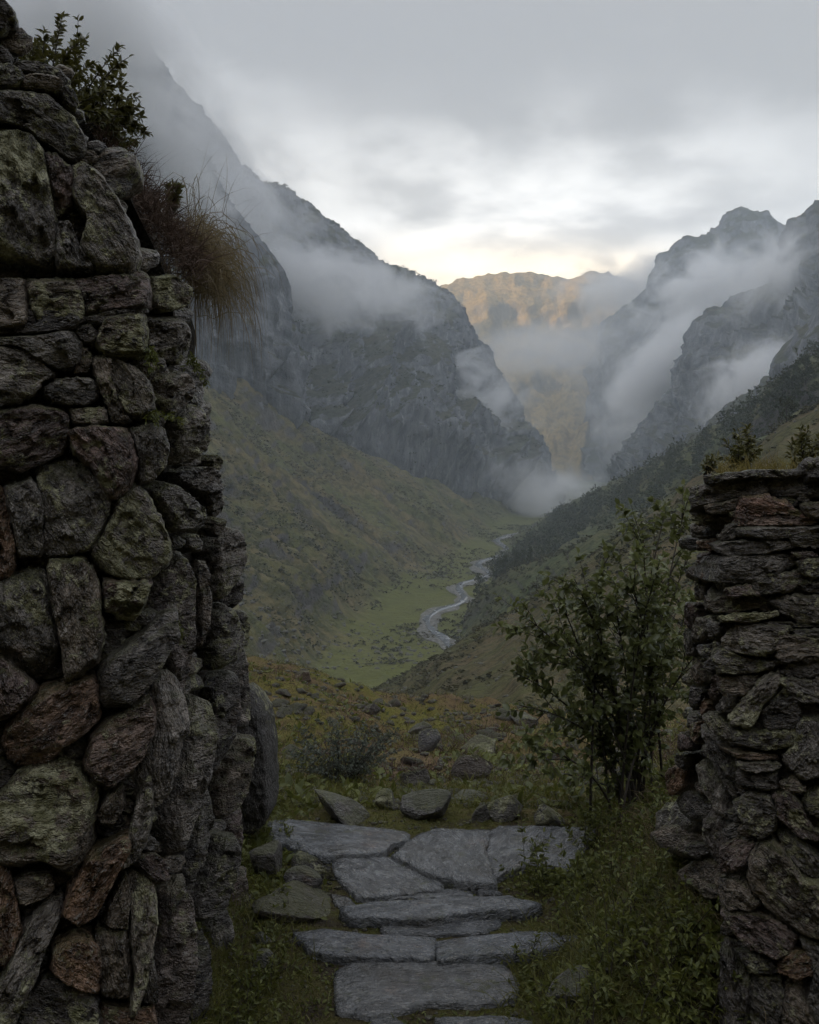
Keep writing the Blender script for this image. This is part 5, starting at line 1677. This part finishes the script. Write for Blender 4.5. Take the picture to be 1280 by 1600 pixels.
# little plants in the joints of the tall wall
for k, (x, y, lab) in enumerate([(240, 562, 'green fern tuft in a joint high on the tall wall'), (245, 655, 'tiny moss-green plant in a joint below the fern tuft'),
                                 (308, 575, 'small plant under the hanging grass at the wall end'), (268, 985, 'sprig growing from a joint halfway down the tall wall'), (318, 745, 'bright green tuft between stones near the wall end')]):
    Y = depth_left(x, y) - 0.02
    tw = [(arc(P(x, y, Y + .05), P(x + rng.normal() * 16, y - 4 + rng.normal() * 14, Y - 0.03), [0, -0.01, 0.012]), 0.5) for _ in range(8 if k == 0 else 5)]
    leafy('wall_plant', lab, 'plant', P(x, y, Y + .05), tw, M_HERB, 0.014, 0.4, 170, 20 + k, r=0.002, whorl=2, start=0.1, group='plants in the wall joints')

# top of the low wall
n = 1100
roots = np.array([P(a, c, Y) for a, c, Y in zip(rng.uniform(1118, 1330, n), rng.uniform(738, 746, n), rng.uniform(2.5, 3.0, n))])
d = unit(np.stack([rng.normal(0, .35, n), rng.normal(0, .3, n), np.ones(n)], 1))
strands('yellow_grass', 'short yellowing grass growing along the top of the slab wall', 'grass', P(1200, 740, 2.75), M_YELLOW, roots, d, rng.uniform(0.02, 0.075, n), rng.uniform(0.0014, 0.003, n), rng.normal(0, .4, (n, 3)), 0.4, 11)
for k, (x, tips, lab) in enumerate([(1158, [(1135, 690), (1150, 676), (1165, 668), (1176, 685), (1186, 700), (1142, 705), (1170, 700), (1125, 715), (1156, 695)], 'leafy sprig on the slab wall nearest its open end'),
                                    (1252, [(1240, 690), (1252, 668), (1262, 672), (1274, 690), (1284, 700), (1236, 710), (1258, 695), (1290, 680)], 'leafy sprig on the slab wall beside the end block'),
                                    (1108, [(1104, 716), (1112, 712), (1118, 722), (1108, 726)], 'tiny dark sprig at the corner of the slab wall top')]):
    tw = [(arc(P(x + rng.normal() * 8, 742, 2.75), P(a + rng.normal() * 2, c, 2.75 + rng.normal() * .06), [0.004 * rng.normal(), 0, 0.004]), 0.6) for a, c in tips * 2]
    leafy('leafy_sprig', lab, 'plant', P(x, 742, 2.75), tw, M_EVER, 0.020, 0.42, 95, 30 + k, r=0.003, whorl=3, droop=0.05, group='sprigs on the slab wall')

# the big leafy shrub beyond the low wall -----------------------------------
rng = np.random.default_rng(12)
base = ray_ground(982, 1272)
b0 = base + [0, 0, -0.03]
main_tips = [(818, 962), (838, 985), (898, 905), (945, 862), (1003, 812), (1040, 800), (1072, 790), (1090, 840), (868, 925), (806, 1052), (812, 1102), (822, 1165), (860, 1205), (1095, 920), (1100, 1010), (930, 980), (985, 900), (1030, 880), (1060, 950), (900, 1060), (880, 1010), (960, 940), (1010, 960), (870, 1120), (920, 1130), (1050, 1060)]
tw = []
for (x, y) in main_tips:
    Y = base[1] + rng.uniform(-0.35, 0.5)
    p1 = P(x, y, Y)
    p0 = b0 + [rng.normal() * .08, rng.normal() * .08, 0]
    out = (p1 - p0) * [1, 1, 0]
    main = arc(p0, p1, -out * 0.16 + [0, 0, 0.05], 16)
    tw.append((main, 1.6))
    ln = np.linalg.norm(p1 - p0)
    for _ in range(int(4 + ln * 7)):
        i = int(rng.integers(6, 15))
        q = main[i]
        tg = unit(main[i] - main[i - 1])
        dd = unit(tg + 0.75 * rng.normal(size=3) + [0, 0, 0.15])
        tw.append((arc(q, q + dd * rng.uniform(0.10, 0.30), [0, 0, 0.01], 7), 0.55))
leafy('leafy_shrub', 'waist-high leafy shrub with dark stems growing behind the slab wall', 'shrub', b0, tw, M_ALDER, 0.038, 0.68, 39, 13, r=0.0040, whorl=2, start=0.25, droop=0.25)

# grey bush on the knoll
rng = np.random.default_rng(14)
base = ray_ground(540, 1232)
tw = []
for _ in range(70):
    a, e = rng.uniform(-1.35, 1.35), rng.uniform(0.1, 1)
    p1 = base + [math.sin(a) * 0.26, rng.normal() * .12, 0.10 + 0.22 * e]
    tw.append((arc(base + rng.normal(0, .03, 3) * [1, 1, 0], p1, [0, 0, 0.02]), 0.6))
leafy('grey_bush', 'low grey-green bush on the knoll left of the egg-shaped boulder', 'bush', base, tw, M_GREYLEAF, 0.020, 0.5, 60, 15, r=0.003, whorl=2)

# weeds beside the path ------------------------------------------------------
rng = np.random.default_rng(16)
WEEDS = [(832, 1390, 52, 90, 16, 'tall thin weed standing over the upper flagstones'), (870, 1405, 60, 60, 20, 'bushy green weed clump at the right edge of the path'), (925, 1330, 50, 90, 14, 'slender weed at the end of the upper flagstone'),
         (955, 1400, 60, 110, 20, 'tall herb between the path and the slab wall'), (985, 1330, 60, 70, 22, 'bright herb clump at the foot of the leafy shrub'), (1010, 1420, 70, 110, 20, 'dense herb clump against the slab wall foot'),
         (820, 1500, 40, 46, 10, 'small sprout beside the lower right flagstone'), (900, 1460, 60, 60, 16, 'low herb by the lower right flagstone'), (940, 1560, 90, 80, 22, 'dark herb clump in the lower right corner of the path'),
         (1030, 1540, 100, 110, 22, 'shaded herb clump under the leaning foot of the slab wall'), (400, 1540, 60, 60, 22, 'yellow-green leafy weed at the foot of the tall wall'), (430, 1440, 60, 40, 16, 'low green weed beside the sunk brown slab'),
         (380, 1590, 60, 60, 22, 'leafy weed below the yellow-green one by the tall wall'), (455, 1310, 40, 30, 12, 'tuft of weed under the widest upper flagstone'), (1080, 1480, 60, 110, 18, 'grass-leaved herb leaning on the slab wall'),
         (1045, 1300, 60, 100, 22, 'tall pale herb at the back corner of the slab wall'), (900, 1385, 60, 50, 18, 'low mossy herb covering the edge of the upper flagstone'), (985, 1480, 90, 90, 26, 'broad dark herb clump midway up the grassy bank'),
         (880, 1585, 70, 50, 18, 'ragged herb at the bottom edge right of the lowest flagstone'), (1090, 1590, 90, 90, 24, 'herb clump in the deepest shade under the slab wall'), (960, 1300, 50, 60, 16, 'thin-stemmed herb beside the shrub base')]
for k, (x, y, w, h, nt_, lab) in enumerate(WEEDS):
    g = ray_ground(x, y)
    Y = g[1]
    tw = []
    for _ in range(nt_):
        p0 = g + [rng.normal() * w / F * Y * .25, rng.normal() * .05, -0.01]
        p1 = p0 + [rng.normal() * w / F * Y * .35, rng.normal() * .06, h / F * Y * rng.uniform(.3, 1)]
        tw.append((arc(p0, p1, [0.01 * rng.normal(), 0, 0.01]), 0.45))
    leafy('weed', lab, 'weed', g, tw, M_HERB, 0.022 if k != 0 else 0.026, 0.42, 62, 40 + k, r=0.003, whorl=2, start=0.1, group='weeds beside the path')


def ground_cover(name, mat, n, xr, yr, H, Wd, seed, keep=None, seg=3, lean=0.5, droop=0.5, leafy_=False):
    rng = np.random.default_rng(seed)
    y = rng.uniform(*yr, n) if keep != 'knoll' else yr[0] + (yr[1] - yr[0]) * rng.uniform(0, 1, n) ** 1.4
    x = rng.uniform(xr[0], xr[1], n) * y if keep == 'knoll' else rng.uniform(*xr, n)
    ok = ~on_slab(x, y) if keep != 'knoll' else np.ones(n, bool)
    clump = fbm(np.stack([x * 2.2, y * 2.2, 0 * x], 1), 3, seed=seed)
    if keep == 'right':
        ok &= x > 0.30 + (y - 2.8) * 0.34 + rng.normal(0, .06, n) - 0.06 * clump
    elif keep == 'left':
        ok &= x < -0.32 - 0.12 * (y - 2.8) + rng.normal(0, .07, n)
    ok &= clump > rng.uniform(-0.75, 0.35, n)
    x, y = x[ok], y[ok]
    n = len(x)
    p = np.stack([x, y, ground_z(x, y) - 0.003], 1)
    d = unit(np.stack([rng.normal(0, lean, n), rng.normal(0, lean, n), np.ones(n)], 1))
    H_ = H * rng.uniform(.35, 1.2, n) * np.clip(1 + 0.9 * clump[ok], .4, 1.8)
    if leafy_:
        v, f = leaves(p + d * H_[:, None] * .3, unit(d + np.stack([rng.normal(0, .9, n), rng.normal(0, .9, n), -0.2 * np.ones(n)], 1)), unit(rng.normal(size=(n, 3)) * .5 + [[0, 0, 1]]), H_, H_ * Wd)
    else:
        v, f = blades(p, d, H_, Wd * rng.uniform(.6, 1.3, n), rng.normal(0, .5, (n, 3)), seg, droop, rng)
    return add_obj(name, new_mesh(name, v, f), mat, kind='stuff')


ground_cover('grass', M_GRASS, 15000, (0.2, 1.5), (2.15, 4.6), 0.10, 0.0032, 51, 'right', 4)
ground_cover('dry_grass', M_STRAW, 5000, (0.45, 1.5), (2.3, 4.4), 0.15, 0.0022, 52, 'right', 5, 0.7, 0.9)
ground_cover('ground_cover', M_HERB, 22000, (0.2, 1.4), (2.2, 4.4), 0.034, 0.5, 53, 'right', leafy_=True)
ground_cover('grass', M_GRASS, 11000, (-0.9, -0.2), (2.3, 4.3), 0.06, 0.0028, 54, 'left', 4)
ground_cover('ground_cover', M_HERB, 9000, (-0.9, -0.2), (2.3, 4.3), 0.024, 0.5, 55, 'left', leafy_=True)
ground_cover('moss_and_sprouts', M_HERB, 9000, (-0.65, 0.8), (2.45, 4.25), 0.013, 0.5, 56, None, leafy_=True)
ground_cover('short_grass', M_GRASS, 7000, (-0.65, 0.8), (2.45, 4.3), 0.030, 0.0022, 57, None, 3)
ground_cover('knoll_grass', M_GRASS, 42000, (-0.30, 0.36), (4.2, 13.0), 0.075, 0.005, 58, 'knoll', 2)
ground_cover('knoll_herbs', M_HERB, 8000, (-0.30, 0.36), (4.2, 12.0), 0.045, 0.5, 59, 'knoll', leafy_=True)
ground_cover('knoll_heather', M_HEATHER, 36000, (-0.30, 0.36), (5.0, 13.0), 0.075, 0.006, 60, 'knoll', 2, 0.9)

# ------------------------------------------------------------------ trees and scrub on the far slopes
def tree_mesh(seed, kind, ncl=46, lpc=9):
    """unit-high tree: crown of leaf clumps around limbs; returns crown and trunk meshes"""
    rng = np.random.default_rng(seed)
    lines = [np.array([[0, 0, -0.03], [0.01 * rng.normal(), 0.01, 0.3], [0.02 * rng.normal(), 0, 0.62], [0.02, 0.01, 0.9 if kind == 'cone' else 0.72]])]
    r0, r1 = [0.026], [0.006]
    cl = []
    for k in range(ncl):
        h = rng.uniform(0.12, 1.0)
        if kind == 'cone':
            R = 0.27 * (1.03 - h) ** 0.8 * rng.uniform(0.35, 1.1)
        else:
            R = 0.36 * math.sqrt(max(0.02, 1 - ((h - 0.55) / 0.47) ** 2)) * rng.uniform(0.3, 1.1)
        a = rng.uniform(0, 6.28)
        c = np.array([R * math.cos(a), R * math.sin(a), h])
        cl.append(c)
        if k % 5 == 0:
            lines.append(np.linspace([0, 0, max(0.08, h - 0.22)], c, 4))
            r0.append(0.010)
            r1.append(0.003)
    cl = np.array(cl)
    n = ncl * lpc
    pos = np.repeat(cl, lpc, 0) + rng.normal(0, 0.042, (n, 3))
    d = unit(rng.normal(size=(n, 3)) + 0.6 * unit(pos - [0, 0, 0.5]))
    L = rng.uniform(0.05, 0.10, n)
    v, f = leaves(pos, d, unit(rng.normal(size=(n, 3)) + [[0, 0, .6]]), L, L * 0.8)
    return (v, f), tubes(lines, r0, r1, 5)


PROTO = []
for k, kind in enumerate(['round', 'cone', 'round', 'round', 'cone', 'round']):
    (v, f), (tv, tf) = tree_mesh(600 + k, kind)
    c = new_mesh('crown', v, f)
    c.materials.append(M_TREE)
    t_ = new_mesh('trunk', tv, tf)
    t_.materials.append(M_BARK)
    PROTO.append((c, t_, v, f))


def lone_tree(px, py, hpx, proto, label, group, wide=1.0, grids=(wood_G, green_G, heath_G, slope_G), name='tree'):
    g = ground_hit(px, py, grids)
    if g is None:
        return
    h = hpx / F * g[1]
    t = thing(name, label, 'tree', (g[0], g[1], g[2] - 0.02 * h), group)
    t.scale = (h * wide, h * wide, h)
    t.rotation_euler = (0, 0, px * 0.37)
    add_obj('crown', PROTO[proto][0], None, t, kind='stuff')
    add_obj('trunk', PROTO[proto][1], None, t)


GB = 'trees on the bank of the stream'
lone_tree(748, 926, 30, 0, 'round dark tree standing alone at the bend of the stream', GB, 1.15)
lone_tree(775, 904, 36, 2, 'larger round tree uphill of the lone streamside tree', GB, 1.0)
lone_tree(790, 895, 30, 1, 'pointed tree touching the larger round streamside tree', GB, 1.0)
lone_tree(806, 886, 24, 4, 'narrow pointed tree where the streamside row begins', GB, 1.1)
lone_tree(817, 879, 22, 3, 'round tree second in the streamside row', GB, 1.2)
lone_tree(829, 874, 24, 1, 'dark conifer in the middle of the streamside row', GB, 1.0)
lone_tree(842, 869, 20, 5, 'squat tree past the dark conifer of the row', GB, 1.3)
lone_tree(853, 864, 24, 4, 'tall conifer near the upper end of the streamside row', GB, 1.0)
lone_tree(864, 860, 20, 0, 'last rounded tree of the streamside row', GB, 1.2)
GS = 'trees on the right-hand skyline'
for k, (px, py, h, pr, lab) in enumerate([
        (1188, 668, 40, 0, 'bushy tree lowest on the wooded skyline above the slab wall'), (1204, 652, 44, 2, 'second tree up the wooded skyline above the slab wall'), (1222, 634, 50, 3, 'broad tree halfway up the wooded skyline'),
        (1240, 618, 48, 5, 'dark tree above the broad one on the wooded skyline'), (1258, 600, 46, 1, 'pointed tree near the frame edge on the skyline'), (1276, 586, 50, 0, 'topmost tree where the skyline leaves the picture'),
        (1170, 682, 30, 3, 'small tree at the foot of the skyline row'), (1230, 660, 40, 2, 'tree standing below the skyline row over the wall')]):
    lone_tree(px, py, h, pr, lab, GS, 1.1)
GM = 'bushes on the green spur'
for k, (px, py, h, pr, lab) in enumerate([(952, 868, 22, 0, 'dark round bush on the crest of the green spur'), (935, 880, 18, 3, 'smaller bush beside the dark round one on the spur'), (912, 900, 16, 5, 'low bush farther down the green spur'),
                                          (985, 842, 24, 2, 'upright bush higher on the green spur'), (1012, 830, 22, 0, 'bush just left of the leafy shrub top')]):
    lone_tree(px, py, h, pr, lab, GM, 1.4, name='bush')


def scatter(name, G, px_ok, n, smin, smax, mat, seed, protos, wide=(0.9, 1.3), squash=1.0, thin=1):
    """many small plants on a terrain grid, joined into one object"""
    rng = np.random.default_rng(seed)
    nu, nv = G.shape[:2]
    u = rng.uniform(0, nu - 1.001, n * 6)
    w = rng.uniform(0, nv - 1.001, n * 6)
    i, j = u.astype(int), w.astype(int)
    fu, fw = (u - i)[:, None], (w - j)[:, None]
    p = G[i, j] * (1 - fu) * (1 - fw) + G[i + 1, j] * fu * (1 - fw) + G[i, j + 1] * (1 - fu) * fw + G[i + 1, j + 1] * fu * fw
    a = np.linalg.norm(np.cross(G[i + 1, j] - G[i, j], G[i, j + 1] - G[i, j]), axis=1)
    x = HX + p[:, 0] / p[:, 1] * F
    y = HY - (p[:, 2] - CZ) / p[:, 1] * F
    ok = px_ok(x, y, p, rng) & (rng.uniform(0, 1, len(a)) < a / np.percentile(a, 90))
    p = p[ok][:n]
    n = len(p)
    vs, fs, base = [], [], 0
    for k, (v0, f0) in enumerate(protos):
        sel = p[k::len(protos)]
        s = rng.uniform(smin, smax, len(sel))
        wd = rng.uniform(*wide, len(sel))
        an = rng.uniform(0, 6.28, len(sel))
        ca, sa = np.cos(an)[:, None], np.sin(an)[:, None]
        X = v0[None, :, 0] * ca - v0[None, :, 1] * sa
        Yv = v0[None, :, 0] * sa + v0[None, :, 1] * ca
        v = np.stack([X * (s * wd)[:, None], Yv * (s * wd)[:, None], np.repeat(v0[None, :, 2], len(sel), 0) * (s * squash)[:, None]], -1) + sel[:, None]
        vs.append(v.reshape(-1, 3))
        fs.append((f0[None] + (base + np.arange(len(sel)) * len(v0))[:, None, None]).reshape(-1, 3))
        base += len(sel) * len(v0)
    add_obj(name, new_mesh(name, np.vstack(vs), np.vstack(fs), smooth=False), mat, kind='stuff')


SMALL = []
for k, kind in enumerate(['round', 'cone', 'round', 'cone']):
    (v, f), _ = tree_mesh(700 + k, kind, 13, 3)
    c = v.reshape(-1, 8, 3)
    ctr = c.mean(1, keepdims=True)
    v = (ctr + (c - ctr) * 2.1)[:, [0, 4, 7, 6]]                     # bigger, simpler leaf clumps for distant trees
    SMALL.append((v.reshape(-1, 3), np.vstack([np.stack([np.arange(len(v)) * 4 + a for a in q], 1) for q in ((0, 1, 2), (0, 2, 3))])))
TUFT = []
for k in range(4):                                                   # low scrub: a handful of leafy clumps
    r_ = np.random.default_rng(720 + k)
    ps_ = np.c_[r_.normal(0, 0.22, (9, 2)), r_.uniform(0.12, 0.75, 9)]
    v, f = leaves(ps_, unit(r_.normal(size=(9, 3)) + [[0, 0, .5]]), unit(r_.normal(size=(9, 3)) + [[0, 0, .8]]), r_.uniform(0.4, 0.7, 9), r_.uniform(0.35, 0.6, 9))
    v = v.reshape(-1, 8, 3)[:, [0, 4, 7, 6]]
    TUFT.append((v.reshape(-1, 3), np.vstack([np.stack([np.arange(len(v)) * 4 + a for a in q], 1) for q in ((0, 1, 2), (0, 2, 3))])))
SCR = [(ICO1[0] * (1 + 0.28 * np.random.default_rng(k).normal(size=(len(ICO1[0]), 1))), ICO1[1]) for k in range(4)]


def in_wood(x, y, p, rng):
    # a belt of wood between two lines up the hillside
    up = np.interp(x, [800, 870, 950, 1050, 1150, 1300], [868, 812, 775, 722, 664, 560])
    lo = np.interp(x, [800, 870, 950, 1050, 1150, 1300], [900, 862, 832, 770, 712, 640])
    dens = fbm(p * 0.018, 3, seed=9)
    return (y > up - 4) & (y < lo + 6) & (dens > rng.uniform(-0.5, 0.25, len(x)))


scatter('forest', wood_G, in_wood, 2600, 3.5, 12.5, M_TREE, 21, SMALL, (0.9, 1.4))
scatter('hillside_scrub', wood_G, lambda x, y, p, r: fbm(p * 0.02, 3, seed=3) > r.uniform(-0.2, 0.5, len(x)), 1800, 1.0, 3.4, M_SCRUB, 22, TUFT, (1.2, 2.0))
scatter('hillside_scrub', green_G, lambda x, y, p, r: fbm(p * 0.03, 3, seed=4) > r.uniform(-0.1, 0.6, len(x)), 2600, 0.7, 2.4, M_SCRUB, 23, TUFT, (1.2, 2.0))
scatter('hillside_scrub', heath_G, lambda x, y, p, r: (fbm(p * 0.04, 3, seed=5) > r.uniform(-0.1, 0.35, len(x))) & (y < 1130), 6500, 0.35, 1.3, M_SCRUB, 24, TUFT, (1.3, 2.2), 0.7)
scatter('hillside_scrub', slope_G, lambda x, y, p, r: (fbm(p * 0.016, 3, seed=6) > r.uniform(-0.05, 0.35, len(x))) & (x > 300) & (x < 860), 8000, 0.5, 2.3, M_SCRUB, 25, TUFT, (1.2, 2.2), 0.8)
scatter('scree', slope_G, lambda x, y, p, r: (fbm(p * 0.012, 3, seed=7) > r.uniform(-0.1, 0.5, len(x))) & (x > 300) & (x < 860), 4500, 0.3, 1.2, M_ROCK, 26, SCR, (0.9, 1.5), 0.7)
scatter('scree', heath_G, lambda x, y, p, r: (fbm(p * 0.05, 3, seed=8) > r.uniform(-0.1, 0.6, len(x))) & (y < 1130), 1600, 0.12, 0.5, M_ROCK, 27, SCR, (0.9, 1.5), 0.7)
scatter('mountain_scrub', left_G, lambda x, y, p, r: (fbm(p * 0.01, 3, seed=10) > r.uniform(-0.2, 0.5, len(x))) & (x > 330) & (p[:, 1] < 1900), 4200, 2.0, 5.0, M_TREE, 28, TUFT, (1.0, 1.6), 0.8)
